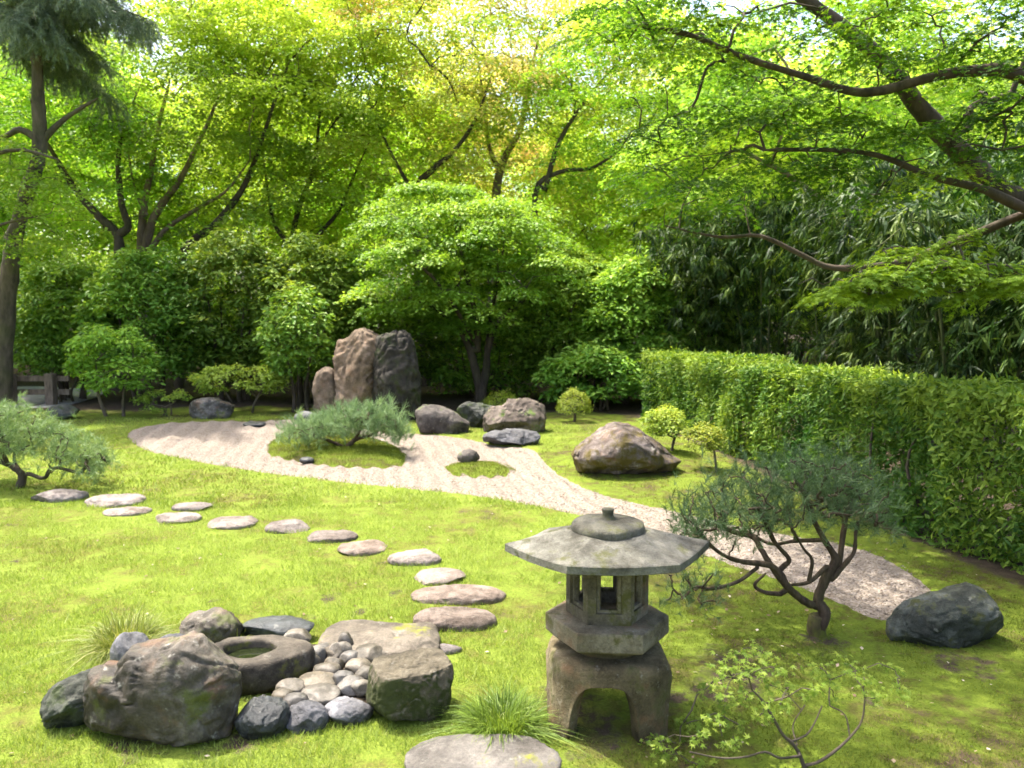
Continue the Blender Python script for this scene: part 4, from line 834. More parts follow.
# ---- broadleaved shrubs
def bush(label, base, w, d, H, nball, leaf, seed, size=.14, ballR=.36, nleaf=70, group='broadleaved shrubs along the back of the garden', name='broadleaf_shrub', low=.1, stems=6, bark='bark_dark', flat=.75, shape=LEAF, cat='shrub', tint0=.5):
    rng = np.random.default_rng(seed); base = np.asarray(base, float); t = thing(name, label, cat, base, group); wd = Wood(.006); cr = MB()
    root = base + [0, 0, -.1]
    for i in range(stems):
        a = i * 6.283 / stems + rng.normal(0, .3); e = base + np.array([math.cos(a) * w * .28, math.sin(a) * d * .28, H * rng.uniform(.5, .75)]); b0 = base + np.array([math.cos(a) * .12 * w, math.sin(a) * .12 * d, -.1])
        wd.limb([b0, b0 + (e - b0) * .4 + rng.normal(0, .08, 3), e], .02 + .012 * H, .012, attach=None if i == 0 else -1 if False else None)
    c = base + np.array([0, 0, H * (low + (1 - low) * .45)]); n = 0
    dd = rand_dir(rng, nball * 2); dd = dd[dd[:, 2] > -.75][:nball]
    rr = rng.uniform(.55, 1, len(dd)) ** .5 * (1 + .2 * fbm(dd * 1.8, 1, 2, seed)); P_ = c + dd * rr[:, None] * np.array([w / 2, d / 2, H * (1 - low) * .55])
    P_ = P_[np.argsort(np.linalg.norm(P_ - c, axis=1))]
    for p in P_:
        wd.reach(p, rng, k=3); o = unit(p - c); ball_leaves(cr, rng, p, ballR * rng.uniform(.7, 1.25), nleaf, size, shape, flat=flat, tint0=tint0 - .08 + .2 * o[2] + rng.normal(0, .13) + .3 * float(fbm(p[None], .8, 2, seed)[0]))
    return finish(t, wd, cr, M[bark], M[leaf], seed=seed)
def bushpx(label, x0, x1, ytop, Y, **k):
    cx = (x0 + x1) / 2; b = P(cx, 400, Y); b[2] = float(gz(b[0], b[1])); H = P(cx, ytop, Y)[2] - b[2]; w_ = (x1 - x0) / FPX * Y
    return bush(label, b, w_, k.pop('d', w_ * .8), H * 1.0, **k)
bushpx('shaded glossy shrub farthest to the left, beside the conifer trunk', 22, 120, 262, 19.2, nball=240, leaf='rhodo', seed=1, low=.13)
bushpx('big glossy shrub behind the small round shrub tree', 95, 205, 252, 18.6, nball=290, leaf='rhodo', seed=2, low=.13)
bushpx('tallest glossy shrub in the middle of the left mass', 175, 292, 236, 19.0, nball=260, leaf='rhodo', seed=3, low=.10)
bushpx('glossy shrub with lighter leaves left of the buff upright rock', 262, 362, 244, 18.6, nball=290, leaf='rhodo_light', seed=4, low=.10)
bushpx('dark glossy shrub in the shade behind the upright rocks', 340, 440, 300, 19.6, nball=110, leaf='rhodo', seed=5, low=.1)
bushpx('light leaved shrub right behind the split rock', 515, 620, 248, 19.0, nball=290, leaf='rhodo_light', seed=6, low=.12)
bushpx('broad light leaved shrub left of the hedge end', 585, 690, 258, 18.3, nball=290, leaf='rhodo_light', seed=7, low=.08)
bushpx('darker shrub between the light leaved shrub and the bamboo', 650, 735, 272, 18.6, nball=130, leaf='rhodo', seed=8, low=.08)
bushpx('low dark shrub behind the clipped dome shrub', 540, 650, 345, 17.2, nball=90, leaf='rhodo', seed=9, low=.0, ballR=.28)
bushpx('low dark shrub in the shade behind the trunk of the central maple', 430, 540, 330, 20.0, nball=90, leaf='rhodo', seed=10, low=.0)
def small(label, box, leaf, seed, nball, ballR, size, low, Y=None, d=None, stems=3, name='shrub_tree', tint0=.55, bark='bark_grey', nleaf=55):
    x0, y0, x1, y1 = box; cx = (x0 + x1) / 2; g = G(cx, y1) if Y is None else P(cx, y1, Y); g[2] = gz1(g); w_ = (x1 - x0) / FPX * g[1]; H = P(cx, y0, g[1])[2] - g[2]
    return bush(label, g, w_, d or w_ * .9, H, nball, leaf, seed, size=size, ballR=ballR, nleaf=nleaf, low=low, stems=stems, name=name, group=None, tint0=tint0, bark=bark)
small('small round headed shrub tree on a bare trunk at the left edge of the lawn', (80,325,150,417), 'rhodo_light', 21, 62, .25, .115, .22, tint0=.5, stems=2, nleaf=50)
small('little low bush at the foot of the round headed shrub tree', (138,391,190,416), 'rhodo_light', 22, 22, .14, .06, .1, name='low_shrub')
small('spreading pale leaved shrub above the low dark rock', (193,367,288,413), 'rhodo_light', 23, 60, .17, .085, .40, tint0=.8, d=.9, stems=2)
small('thin stemmed dark shrub just left of the buff upright rock', (270,288,330,412), 'rhodo', 24, 60, .30, .13, .25, tint0=.5, stems=3, bark='bark_dark')
small('dark stemmed shrub behind the grey path', (40,335,95,402), 'rhodo', 25, 50, .24, .08, .35)
G_UN = 'undergrowth shrubs under the woodland trees'
us = bush('green undergrowth shrub in the woodland behind', (0, 0, 0), 4.2, 3.4, 3.0, 130, 'rhodo_light', 61, size=.13, ballR=.45, nleaf=55, group=G_UN, name='undergrowth_shrub', low=.05)
for i, (x, y, s) in enumerate([(-17, 25, 1), (-13.5, 30, 1.1), (-9, 25, .8), (-6, 27, 1), (-2.2, 25.5, 1), (1.4, 27, 1.1), (4.5, 24, 1), (8.5, 26, 1.1), (12, 25, 1), (-21, 34, 1.3), (-15, 37, 1.3), (-8.5, 36, 1.3), (-3, 38, 1.3), (3.5, 36, 1.3), (9.5, 37, 1.3), (16, 33, 1.3), (-19, 21, 1), (10, 18, 1.1), (13, 20, 1.2), (-11, 33, 1.7), (-5, 34, 1.7), (0, 31, 1.5), (6, 32, 1.7), (12, 33, 1.7), (-18, 30, 1.6), (-24, 29, 1.6), (20, 29, 1.7), (-26, 44, 2.2), (-17, 50, 2.4), (-9, 50, 2.4), (-1, 51, 2.4), (7, 50, 2.4), (15, 49, 2.4), (24, 45, 2.2), (-34, 46, 2.4)]):
    if i == 0: us.location = (x, y, 0)
    else: copy_tree(us, (x, y, 0), rng.uniform(0, 6.28), s, us['label'])

# ---- the layered maple in the centre
def center_maple():
    Y = 18.4; rng = np.random.default_rng(8); b = P(480, 403, Y); b[2] = gz1(b); t = thing('layered_maple', 'layered fresh green maple with a dark trunk in the middle behind the rocks', 'tree', b); wd = Wood(.008); cr = MB()
    for pts, a, c in (([(480,408),(479,385),(474,365),(468,345),(455,325),(430,305),(400,295)], .14, .03), ([(481,400),(486,370),(489,345),(500,320),(525,300),(545,290)], .11, .03), ([(478,350),(476,320),(470,290),(462,255),(455,220)], .09, .03), ([(487,350),(492,310,.4),(500,270,.8),(505,235,1)], .07, .02), ([(474,340),(450,300,-.8),(425,270,-1.2),(395,255,-1.2)], .06, .02)): wd.limb(Pl(pts, Y), a, c)
    pads = []
    for k in range(185):
        py = rng.uniform(188, 325); u = (py - 255) / 72; half = 112 * math.sqrt(max(0, 1 - abs(u) ** 2.4)) * (1.0 if py > 230 else .9); px = 452 + rng.uniform(-1, 1) * half + (6 if py < 220 else 0); yy = rng.uniform(-1, 1) * half / FPX * Y * .85
        pads.append(P(px, round(py / 17) * 17 + rng.normal(0, 3), Y + yy))
    pads = np.array(pads); c = P(455, 300, Y); pads = pads[np.argsort(np.linalg.norm(pads - c, axis=1))]
    for p in pads:
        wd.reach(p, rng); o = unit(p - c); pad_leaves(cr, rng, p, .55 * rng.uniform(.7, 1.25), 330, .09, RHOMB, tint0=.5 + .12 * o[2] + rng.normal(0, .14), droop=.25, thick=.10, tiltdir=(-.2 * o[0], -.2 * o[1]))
    finish(t, wd, cr, M['bark_dark'], M['center_maple'])
center_maple()

# ---- the big maple on the right whose limbs lean into the picture
def big_maple():
    rng = np.random.default_rng(9); b = np.array([6.6, 8.6, 0]); t = thing('leaning_maple', 'big mossy limbed maple leaning in over the hedge and bamboo', 'tree', b); wd = Wood(.006); cr = MB()
    tr = [b - [0, 0, .1], b + [-.2, -.1, 1.2]] + Pl([(1070,235),(1000,190),(950,142),(915,102),(885,62),(840,25),(800,-5),(765,-40),(720,-90)], 8.0)
    wd.limb(tr, .145, .04)
    wd.limb([P(1110,255,8.0), P(1095,170,7.6), P(1070,110,7.4)] + Pl([(1040,85),(1008,71),(985,70),(940,75),(885,90),(850,91),(800,75),(740,56),(690,35),(650,28)], 7.4), .085, .015)
    wd.limb(Pl([(1040,215),(985,190),(930,176),(880,156),(830,150),(765,150)], 7.7), .05, .012)
    wd.limb(Pl([(1000,190),(985,170,-.2),(960,146,-.3),(900,140,-.4),(850,138,-.4)], 8.0), .05, .012)
    wd.limb(Pl([(1030,212),(960,240,.2),(900,262,.3),(835,268,.5),(800,254,.6),(760,236,.7),(720,237,.8),(665,226,.9)], 8.2), .05, .012)
    wd.limb(Pl([(985,70),(960,60,-.1),(940,45,-.2),(920,42,-.3)], 7.4), .03, .01)
    wd.limb([P(1110,255,8.0), P(1090,280,7.2)] + Pl([(1040,272),(985,268),(930,270),(880,282),(850,288)], 6.5), .045, .008)
    pads = [(640,25,7.5),(672,48,7.4),(612,42,7.7),(702,18,7.3),(760,12,7.5),(815,35,7.6),(875,18,7.0),(935,22,7.4),(1000,28,7.0),(725,62,8.0),(655,5,7.2),
            (690,112,8.0),(658,132,8.4),(742,118,7.8),(792,104,7.6),(842,118,7.5),(722,158,8.2),(772,165,8.0),(692,182,8.6),(832,168,8.0),(882,55,7.2),(932,58,7.5),(980,52,7.2),(1012,108,7.0),(962,118,7.4),(905,128,7.5),(1002,150,7.0),(935,172,7.6),(875,195,8.0),(652,168,8.8),(702,206,9.0),(640,100,8.6),(760,85,8.3),(815,135,7.8),
            (1040,60,6.6),(1060,150,6.6),(850,90,8.4),(985,95,8.2)]
    pads += [(rng.uniform(620, 1150), rng.uniform(-260, -20), rng.uniform(5.9, 9.5)) for _ in range(26)] + [(rng.uniform(1060, 1500), rng.uniform(-100, 250), rng.uniform(7, 10)) for _ in range(16)]
    wd.limb([P(800,-5,8.0), np.array([2.0, 7.2, 5.9]), np.array([.9, 6.5, 6.1]), np.array([-1.0, 5.6, 6.3])], .04, .012); wd.limb([P(840,25,8.0), np.array([3.0, 6.8, 5.5]), np.array([2.6, 5.8, 5.8]), np.array([2.2, 4.9, 5.9])], .035, .012)
    over = [np.array([rng.uniform(-1.4, 1.7), rng.uniform(4.6, 7.2), rng.uniform(5.4, 6.7)]) for _ in range(40)]
    for p in over:
        wd.reach(p, rng, k=4, wob=.06); pad_leaves(cr, rng, p, .48 * rng.uniform(.7, 1.3), 300, .075, MAPLE, tint0=.45 + rng.normal(0, .12), droop=.3, thick=.06, tilt=.25)
    pads += [(a + rng.normal(0, 30), c + rng.normal(0, 14), Y + rng.normal(0, .5)) for a, c, Y in pads[:44] if c > -10 and a < 840 and rng.uniform() < .55]
    low = [(850,283,6.5),(885,268,6.5),(935,260,6.4),(985,266,6.4),(1030,282,6.2),(915,288,6.6),(975,292,6.4),(868,296,6.55),(900,250,6.7),(955,245,6.7),(870,275,6.45),(910,272,6.4),(955,272,6.35),(1005,278,6.3),(835,290,6.5)]
    for (a, c, Y), lw in [(p, 0) for p in pads] + [(p, 1) for p in low]:
        p = P(a, c, Y); wd.reach(p, rng, k=5, wob=.06); R = (.27 if lw else .58) * rng.uniform(.8, 1.25)
        for _ in range(4):
            q = p + rng.normal(0, .5, 3) * R * [1, 1, .12]; wd.reach(q, rng, k=2)
        pad_leaves(cr, rng, p, R, 380 if lw else 470, .07, MAPLE, tint0=(.95 if lw else .42) + rng.normal(0, .14), droop=.3, thick=.05, tilt=.25, tiltdir=(.1, rng.normal(0, .2)))  # low sprays get a paler leaf tint to look sunlit
    finish(t, wd, cr, M['bark_dark'], M['maple_deep'], sides=5, big=.03)
big_maple()

# ---- bamboo behind the hedge
def bamboo(label, base, H, spread, seed, nc=11, ncl=760, first=None):
    rng = np.random.default_rng(seed); base = np.asarray(base, float); t = thing('bamboo_clump', label, 'bamboo', base, 'bamboo clumps behind the hedge'); mb = MB(); cr = MB(); pos = []; dirs = []
    for i in range(nc):
        a = rng.uniform(0, 6.283); r = rng.uniform(.05, .5); b = base + [math.cos(a) * r, math.sin(a) * r, -.05]; L = H * rng.uniform(.75, 1.05); s = spread * rng.uniform(.5, 1.1)
        pts = spline([b, b + [math.cos(a) * s * .12, math.sin(a) * s * .12, L * .5], b + [math.cos(a) * s * .45, math.sin(a) * s * .45, L * .9], b + [math.cos(a) * s, math.sin(a) * s, L * .82]], 7); tube(mb, pts, np.linspace(.022, .006, len(pts)), 6)
        m = ncl // nc; u = rng.uniform(.12, 1, m) ** .8 * (len(pts) - 1.001); k = u.astype(int); p = pts[k] + (pts[k + 1] - pts[k]) * (u - k)[:, None]
        off = rng.normal(0, 1, (m, 3)) * [.42, .42, .25] + [0, 0, -.1]; pos.append(p + off); dirs.append(off * [1, 1, .4])
    pos = np.concatenate(pos); dirs = np.concatenate(dirs); nl = 12; pos[:, 2] = np.maximum(pos[:, 2], .25)
    B = np.repeat(pos, nl, 0) + rng.normal(0, .03, (len(pos) * nl, 3)); D = np.repeat(unit(dirs) * .75, nl, 0) + rng.normal(0, .42, (len(B), 3)) + [0, 0, -.8]
    Nn = np.repeat(unit(dirs), nl, 0) * .7 + [0, 0, .5] + rng.normal(0, .45, (len(B), 3)); tt = np.clip(.42 + np.repeat(rng.normal(0, .2, len(pos)), nl) + rng.normal(0, .15, len(B)), 0, 1)
    leaves(cr, B, Nn, D, rng.uniform(.16, .30, len(B)), LANCE, tt)
    mb.build('culms', M['culm'], t); cr.build('foliage', M['bamboo'], t, smooth=False); return t
for i, (l, x, y, H, s) in enumerate([('shaded bamboo clump next to the broadleaved shrubs', 4.3, 18.0, 4.9, 1.3), ('dark bamboo clump in the deepest shade behind the hedge', 5.7, 17.2, 5.0, 1.5), ('bamboo clump behind the middle of the hedge, under the pale limbed maple', 6.6, 15.2, 5.0, 1.6),
        ('drooping bamboo clump under the leaning maple trunk', 6.3, 12.6, 4.4, 1.5), ('nearest drooping bamboo clump rising over the right end of the hedge', 6.2, 10.4, 3.9, 1.4), ('bamboo clump at the edge of the picture behind the leaning maple', 8.2, 11.5, 4.8, 1.6), ('bamboo clump half hidden at the foot of the leaning maple', 7.4, 9.0, 3.4, 1.2), ('tall bamboo clump far behind between the shrubs and the pale limbed maple', 8.0, 16.5, 5.6, 1.7)]):
    bamboo(l, (x, y, 0), H, s, 500 + i)

# ---- the clipped hedge
def hedge():
    rng = np.random.default_rng(12); cp = spline([(2.62, 15.2, 0), (3.0, 13.0, 0), (3.33, 10.6, 0), (3.68, 7.7, 0), (3.92, 5.9, 0), (4.12, 4.4, 0), (4.3, 2.6, 0)], 12); base = np.array([3.9, 8.5, 0])
    t = thing('hedge', 'long leafy clipped hedge running along the right side of the garden', 'hedge', base); tg = unit(np.gradient(cp, axis=0)); nr = np.stack([-tg[:, 1], tg[:, 0], 0 * tg[:, 0]], -1); nr *= np.sign(nr[:, :1]); T = .95
    s = np.concatenate([[0], np.cumsum(np.linalg.norm(np.diff(cp, axis=0), axis=1))]); Ls = s[-1]
    def at(u): return np.stack([np.interp(u, s, cp[:, k]) for k in range(3)], -1), np.stack([np.interp(u, s, nr[:, k]) for k in range(3)], -1)
    n = 92000; u = Ls * rng.uniform(0, 1, n) ** .85; kind = rng.uniform(0, 1, n); dp = rng.exponential(.10, n); Hh = 1.36 + .13 * fbm(np.stack([u, 0*u, 0*u], -1), 1.3, 3, 4)
    v = np.where(kind < .5, dp, rng.uniform(0, 1, n) * T); z = np.where(kind < .5, rng.uniform(0, 1, n) * Hh, np.where(kind < .75, Hh - rng.exponential(.07, n), rng.uniform(0, 1, n) * Hh)); z = np.clip(z, .02, None)
    front = kind < .5; endm = kind > .95; u = np.where(endm, rng.exponential(.1, n), u)
    P0, N0 = at(u); lump = .26 * fbm(np.stack([u, z, 0*u], -1), 1.5, 4, 3) + .05 * fbm(np.stack([u, z, v], -1), 6, 2, 5); pos = P0 + N0 * (v - lump * np.where(front, 1, .3))[:, None]; pos[:, 2] = z + np.where(front, 0, lump * .3)
    keepn = (fbm(np.stack([u, z, v], -1), 2.6, 3, 13) + rng.normal(0, .15, n)) > -.42; pos, N0, front, u, z, v = pos[keepn], N0[keepn], front[keepn], u[keepn], z[keepn], v[keepn]; n = len(pos)
    Nn = np.where(front[:, None], -N0 * .8 + [0, 0, .55], [0, 0, 1.]) + rng.normal(0, .75, (n, 3)); D = -N0 * .5 + np.array([0, 0, .05]) + rng.normal(0, .8, (n, 3))
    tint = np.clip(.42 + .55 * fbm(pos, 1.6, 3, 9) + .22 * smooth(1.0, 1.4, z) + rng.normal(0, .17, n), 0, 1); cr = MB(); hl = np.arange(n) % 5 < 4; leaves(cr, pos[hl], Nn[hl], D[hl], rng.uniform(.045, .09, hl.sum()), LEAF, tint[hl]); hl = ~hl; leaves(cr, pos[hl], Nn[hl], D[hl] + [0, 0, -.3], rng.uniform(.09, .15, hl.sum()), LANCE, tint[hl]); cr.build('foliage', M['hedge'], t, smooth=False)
    for u in np.arange(.2, Ls, .42):
        P0, N0 = at(np.array([u + rng.normal(0, .06)])); o = P0[0] + N0[0] * rng.uniform(.12, .4)
        pts = spline([o, o + rng.normal(0, .06, 3) * [1, 1, 0] + [0, 0, .6], o + rng.normal(0, .1, 3) * [1, 1, 0] + [0, 0, 1.2]], 4); mb = MB(); tube(mb, pts, np.linspace(.02, .008, len(pts)), 6); mb.build('stem', M['bark_dark'], t)
hedge()

# ---- clipped dome shrubs
def dome(label, box, trunk_y, seed, Y=None, n=3800, size=.034, flat=1.0, nb=34):
    rng = np.random.default_rng(seed); x0, y0, x1, y1 = box; cx = (x0 + x1) / 2; g = G(cx, trunk_y) if Y is None else P(cx, trunk_y, Y); g[2] = gz1(g); Yc = g[1]; w_ = (x1 - x0) / FPX * Yc / 2; zt = P(cx, y0, Yc)[2]; zb = P(cx, y1, Yc)[2]; c = np.array([P(cx, 400, Yc)[0], Yc, zb])
    t = thing('clipped_shrub', label, 'shrub', g, 'clipped dome shrubs'); wd = Wood(.005); cr = MB(); wd.limb([g - [0, 0, .05], g + [.02, 0, (zb - g[2]) * .5], c + [0, 0, .03]], .035, .022)
    d = rand_dir(rng, nb * 3); d = d[d[:, 2] > -.12][:nb]; rad = np.array([w_, w_ * .95, zt - zb])
    for q in d: wd.reach(c + q * rad * .8 + [0, 0, .01], rng, k=3)
    d = rand_dir(rng, n * 3); d = d[d[:, 2] > -.04][:n]; n = len(d); r = rng.uniform(.5, 1, n) ** .35 * (1 + .20 * fbm(d, 3.0, 3, seed)) + rng.normal(0, .035, n); pos = c + d * r[:, None] * rad * [1, 1, 1]; pos[:, 2] = np.maximum(pos[:, 2], zb - .02 + rng.normal(0, .015, n))
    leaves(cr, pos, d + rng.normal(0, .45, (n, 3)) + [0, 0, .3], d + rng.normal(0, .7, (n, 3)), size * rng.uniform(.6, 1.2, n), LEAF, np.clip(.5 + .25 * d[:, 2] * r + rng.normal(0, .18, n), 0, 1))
    finish(t, wd, cr, M['bark_grey'], M['topiary'])
dome('neat mushroom shaped clipped shrub on the bank right of the split rock', (556,389,592,411), 422, 1)
dome('clipped shrub half hidden behind the brown split rock', (478,391,524,414), 420, 2, Y=16.2)
small('loose yellowish clipped shrub touching the far side of the biggest boulder', (643,412,688,458), 'topiary', 71, 40, .15, .05, .36, stems=1, name='clipped_shrub', d=.6, nleaf=75)
small('smaller yellow clipped shrub on a short trunk in front of the hedge', (685,427,721,473), 'topiary', 72, 26, .11, .045, .40, stems=1, name='clipped_shrub', d=.5, nleaf=75)

# ---- pines
def pine(name, label, base, limbs, targets, leaf, bark, nt, nn, ln, wdt, seed, up=.5, r=.05, tip=.005, stub=None, spread=.6, jit=.06):
    rng = np.random.default_rng(seed); t = thing(name, label, 'pine', base); wd = Wood(tip); cr = MB()
    for pts, a, b in limbs:
        pts = [np.asarray(q) + (rng.normal(0, .012, 3) if 1 < i < len(pts) - 1 else 0) for i, q in enumerate(pts)]; wd.limb(pts, a, b, per=5)
    c = np.mean(targets, 0); T = targets[np.argsort([np.min(np.linalg.norm(np.array(wd.p) - q, axis=1)) for q in targets])]; pos = []; dr = []
    for q in T:
        i = wd.reach(q, rng, sag=-.05, k=4, wob=.07, up=.8); pr = np.array(wd.p[wd.par[i]]); d = unit(q - pr) + [0, 0, up]
        for _ in range(nt): pos.append(q + rng.normal(0, jit, 3)); dr.append(d + rng.normal(0, .45, 3))
    tufts(cr, rng, np.array(pos), np.array(dr), nn, ln, wdt, spread); finish(t, wd, cr, M[bark], M[leaf], sides=6, big=.02, rough=.22, seed=seed, crown_name='needles'); return t
rng = np.random.default_rng(50); b = G(818, 637); Y = b[1] + .06; b = np.array([P(818, 637, Y)[0], Y, gz1((b[0], Y))])
LB_ = [([b - [0, 0, .05]] + Pl([(818,628),(819,612),(819,599),(828,579),(829,559),(825,539),(815,520),(806,500),(795,480)], Y), .046, .009), (Pl([(832,579),(845,564),(852,550),(859,527,.05),(880,512,.1)], Y), .018, .006),
       (Pl([(817,606),(806,602,-.04),(789,590,-.08),(777,570,-.1),(760,565,-.12),(746,560,-.15),(726,556,-.2),(708,542,-.25),(695,525,-.3)], Y), .027, .007), (Pl([(780,579,-.1),(763,553,-.05),(754,539,.02),(737,533,.08),(712,522,.12)], Y), .022, .007),
       (Pl([(783,567,-.08),(789,559,-.1),(777,544,-.15),(769,530,-.2),(760,510,-.22)], Y), .018, .006), (Pl([(757,568,-.13),(737,582,-.2),(717,590,-.25),(700,587,-.3)], Y), .012, .005), (Pl([(780,594,-.09),(764,592,-.15),(758,583,-.2),(766,573,-.22)], Y), .016, .008),
       (Pl([(823,540),(795,541,.12),(768,541,.2),(745,530,.28)], Y), .013, .006), (Pl([(826,567),(809,582,-.1),(789,585,-.05)], Y), .016, .009), (Pl([(809,580,-.1),(812,560,-.14),(803,545,-.18),(792,528,-.2)], Y), .013, .006), (Pl([(838,572,.02),(846,516,.12),(852,498,.18),(848,478,.2)], Y), .015, .006)]
tg = []
while len(tg) < 225:
    px = rng.uniform(678, 892); py = rng.uniform(452, 548); top = np.interp(px, [678, 700, 740, 790, 840, 892], [508, 488, 470, 455, 456, 492]); bot = np.interp(px, [678, 720, 760, 800, 850, 892], [545, 548, 528, 520, 520, 530])
    if top < py < bot: tg.append(P(px, py, Y + rng.uniform(-.42, .48)))
tg += [P(rng.uniform(664, 716), rng.uniform(572, 605), Y - .3 + rng.uniform(-.1, .1)) for _ in range(16)]
pine('garden_pine', 'twisted open dark green pine right of the lantern, dividing low into two trunks', b, LB_, np.array(tg), 'pine_dark', 'bark_stump', 5, 20, .068, .0017, 3, up=.45)
mb = MB(); q = spline([b - [0, 0, .06], b + [-.005, 0, .05], b + [.0, 0, .12], b + [.0, .0, .135]], 5); tube(mb, q, np.interp(np.arange(len(q)), [0, 3, 10, len(q) - 1], [.068, .056, .052, .03]), 14, rough=.25, seed=4)
mb.build('stump', M['bark_moss'], [o for o in bpy.data.objects if o.name == 'garden_pine'][0])
b = G(345, 455); Y = b[1] + .25; b = np.array([P(345, 455, Y)[0], Y, gz1((b[0], Y)) + .08])
LB_ = [([b - [0, 0, .1]] + Pl([(347,447),(358,440),(372,434),(385,425)], Y), .05, .012), (Pl([(345,448),(335,443),(325,438,-.1),(310,437,-.15)], Y), .03, .01), (Pl([(347,447),(345,436,.1),(340,425,.15)], Y), .03, .01), (Pl([(352,444),(360,430,-.1),(362,418,-.2)], Y), .025, .008)]
tg = []
while len(tg) < 170:
    px = rng.uniform(288, 406); py = rng.uniform(405, 445); top = np.interp(px, [288, 312, 330, 360, 395, 406], [428, 419, 411, 405, 412, 430]); bot = np.interp(px, [288, 325, 360, 406], [440, 433, 427, 437])
    if top + 4 < py < bot: tg.append(P(px, py, Y + rng.uniform(-.55, .55)))
pine('dwarf_pine', 'bushy blue green dwarf pine on the moss island in the gravel', b, LB_, np.array(tg), 'pine_blue', 'bark_pine', 6, 18, .14, .0032, 4, up=1.1, tip=.007, spread=.42, jit=.09)
b = G(19, 489); Y = b[1] + .08; b = np.array([P(19, 489, Y)[0], Y, gz1((b[0], Y))])
LB_ = [([b - [0, 0, .06]] + Pl([(22,478),(20,470),(8,465),(-8,458,.1),(-30,445,.2)], Y), .055, .02), (Pl([(23,477),(29,474),(42,477,-.1),(50,470,-.15),(62,467,-.2),(78,473,-.2)], Y), .028, .008), (Pl([(19,470),(14,458,.1),(22,440,.15),(35,425,.2)], Y), .022, .008), (Pl([(8,465),(2,450,-.1),(0,430,-.2)], Y), .022, .008)]
tg = []
while len(tg) < 190:
    px = rng.uniform(-60, 107); py = rng.uniform(404, 474); top = np.interp(px, [-60, 0, 30, 50, 70, 90, 107], [408, 406, 406, 418, 430, 440, 452]); bot = np.interp(px, [-60, 10, 40, 60, 90, 107], [452, 452, 452, 462, 474, 465])
    if top + 4 < py < bot and not (24 < px < 52 and 436 < py < 450 and rng.uniform() < .8): tg.append(P(px, py, Y + rng.uniform(-.55, .55)))
pine('lawn_pine', 'low wide light green pine on the lawn at the left edge', b, LB_, np.array(tg), 'pine_green', 'bark_dark', 7, 22, .095, .003, 5, up=.35, tip=.006, spread=.75, jit=.07)

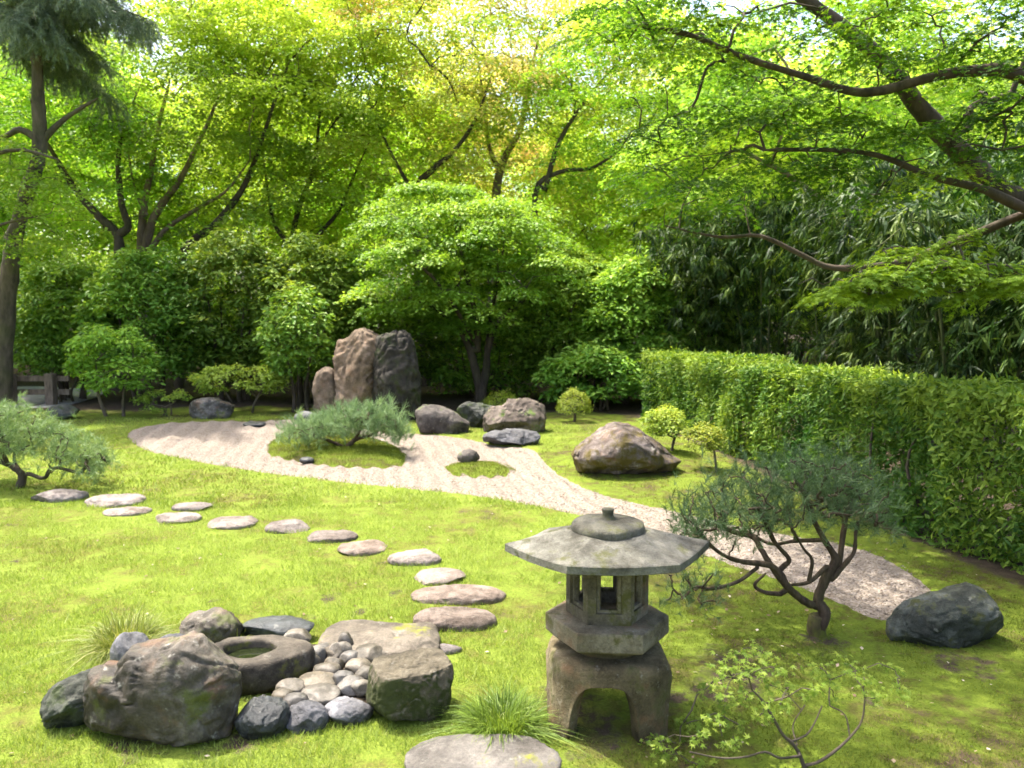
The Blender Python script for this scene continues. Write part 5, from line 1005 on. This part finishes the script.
# ---- maple sapling at the bottom edge
def sapling():
    rng = np.random.default_rng(21); Y = 3.3; b = P(812, 800, Y); b[2] = gz1(b); t = thing('maple_sapling', 'small maple sapling with thin bare twigs and pale star leaves at the bottom edge', 'sapling', b); wd = Wood(.0022); cr = MB()
    wd.limb([b - [0, 0, .03]] + Pl([(806,772),(800,755),(792,743),(783,735),(772,716),(762,700),(752,690)], Y), .010, .004)
    wd.limb(Pl([(803,766),(818,762),(836,750),(852,735),(862,720),(865,698)], Y), .008, .004); wd.limb(Pl([(800,756,-.02),(780,758,-.1),(765,752,-.15),(745,757,-.2),(720,758,-.25),(690,752,-.3)], Y), .006, .003)
    wd.limb(Pl([(790,742),(806,735,.05),(815,722,.08),(822,706,.1)], Y), .005, .003); wd.limb(Pl([(850,737),(845,715,.04),(830,706,.08)], Y), .004, .003)
    wd.limb(Pl([(797,745),(793,725,.08),(805,705,.12)], Y), .004, .002); wd.limb(Pl([(765,752,-.15),(742,738,-.1),(700,735,-.05)], Y), .004, .002); wd.limb(Pl([(762,700),(745,680,.1),(735,660,.15)], Y), .004, .002)
    T = [(735,655),(750,648),(765,655),(722,668),(742,672),(705,690),(725,692),(755,672),(775,668),(700,735),(680,745),(660,742),(690,722),(715,720),(740,725),(735,745),(710,758),(665,755),(700,765),(850,665),(830,680),(865,680),(895,670),(815,690),(875,698),(835,700),(790,690),(770,685),(820,668),(900,690),(650,735),(725,705),(780,705),(760,715),(745,700)]
    for a, c in T:
        p = P(a, c, Y + rng.uniform(-.22, .25)); wd.reach(p, rng, k=4, wob=.06); n = 26
        leaves(cr, p + rng.normal(0, .03, (n, 3)) * [1, 1, .5], np.array([0, -.25, 1]) + rng.normal(0, .35, (n, 3)), rng.normal(0, 1, (n, 3)) + [0, -.4, -.2], rng.uniform(.022, .044, n), MAPLE, np.clip(.6 + rng.normal(0, .2, n), 0, 1))
    finish(t, wd, cr, M['bark_grey'], M['sapling'], sides=6, big=.006)
sapling()

# ---- old timber fence by the path on the left
def box_mb(mb, c, s, rot=0.0):
    v = np.array([[x, y, z] for x in (-1, 1) for y in (-1, 1) for z in (-1, 1)]) * np.array(s) / 2; bv = min(s) * .12
    b_ = bmesh.new(); vs = [b_.verts.new(q) for q in v]
    for f in ((0, 1, 3, 2), (4, 6, 7, 5), (0, 4, 5, 1), (2, 3, 7, 6), (0, 2, 6, 4), (1, 5, 7, 3)): b_.faces.new([vs[i] for i in f])
    bmesh.ops.recalc_face_normals(b_, faces=b_.faces[:]); bmesh.ops.bevel(b_, geom=b_.edges[:], offset=bv, segments=2, affect='EDGES', profile=.6); b_.verts.index_update()
    co = np.array([q.co[:] for q in b_.verts]); ca, sa = math.cos(rot), math.sin(rot); co = np.stack([co[:, 0] * ca - co[:, 1] * sa, co[:, 0] * sa + co[:, 1] * ca, co[:, 2]], -1) + np.asarray(c)
    for f in b_.faces: mb.add(co[[q.index for q in f.verts]], [list(range(len(f.verts)))])
    b_.free()
def fence():
    Y = 18.0; b = P(9, 400, Y); b[2] = 0; t = thing('timber_fence', 'low weathered timber fence beside the path at the left edge', 'fence', b)
    for dx in (-.9, .05, 1.0):
        mb = MB(); box_mb(mb, b + [dx, 0, .36], (.2, .2, .78)); mb.build('post', M['wood'], t, smooth=False)
    for z in (.62, .30):
        mb = MB(); box_mb(mb, b + [.05, .16, z], (2.6, .08, .13)); mb.build('rail', M['wood'], t, smooth=False)
fence()
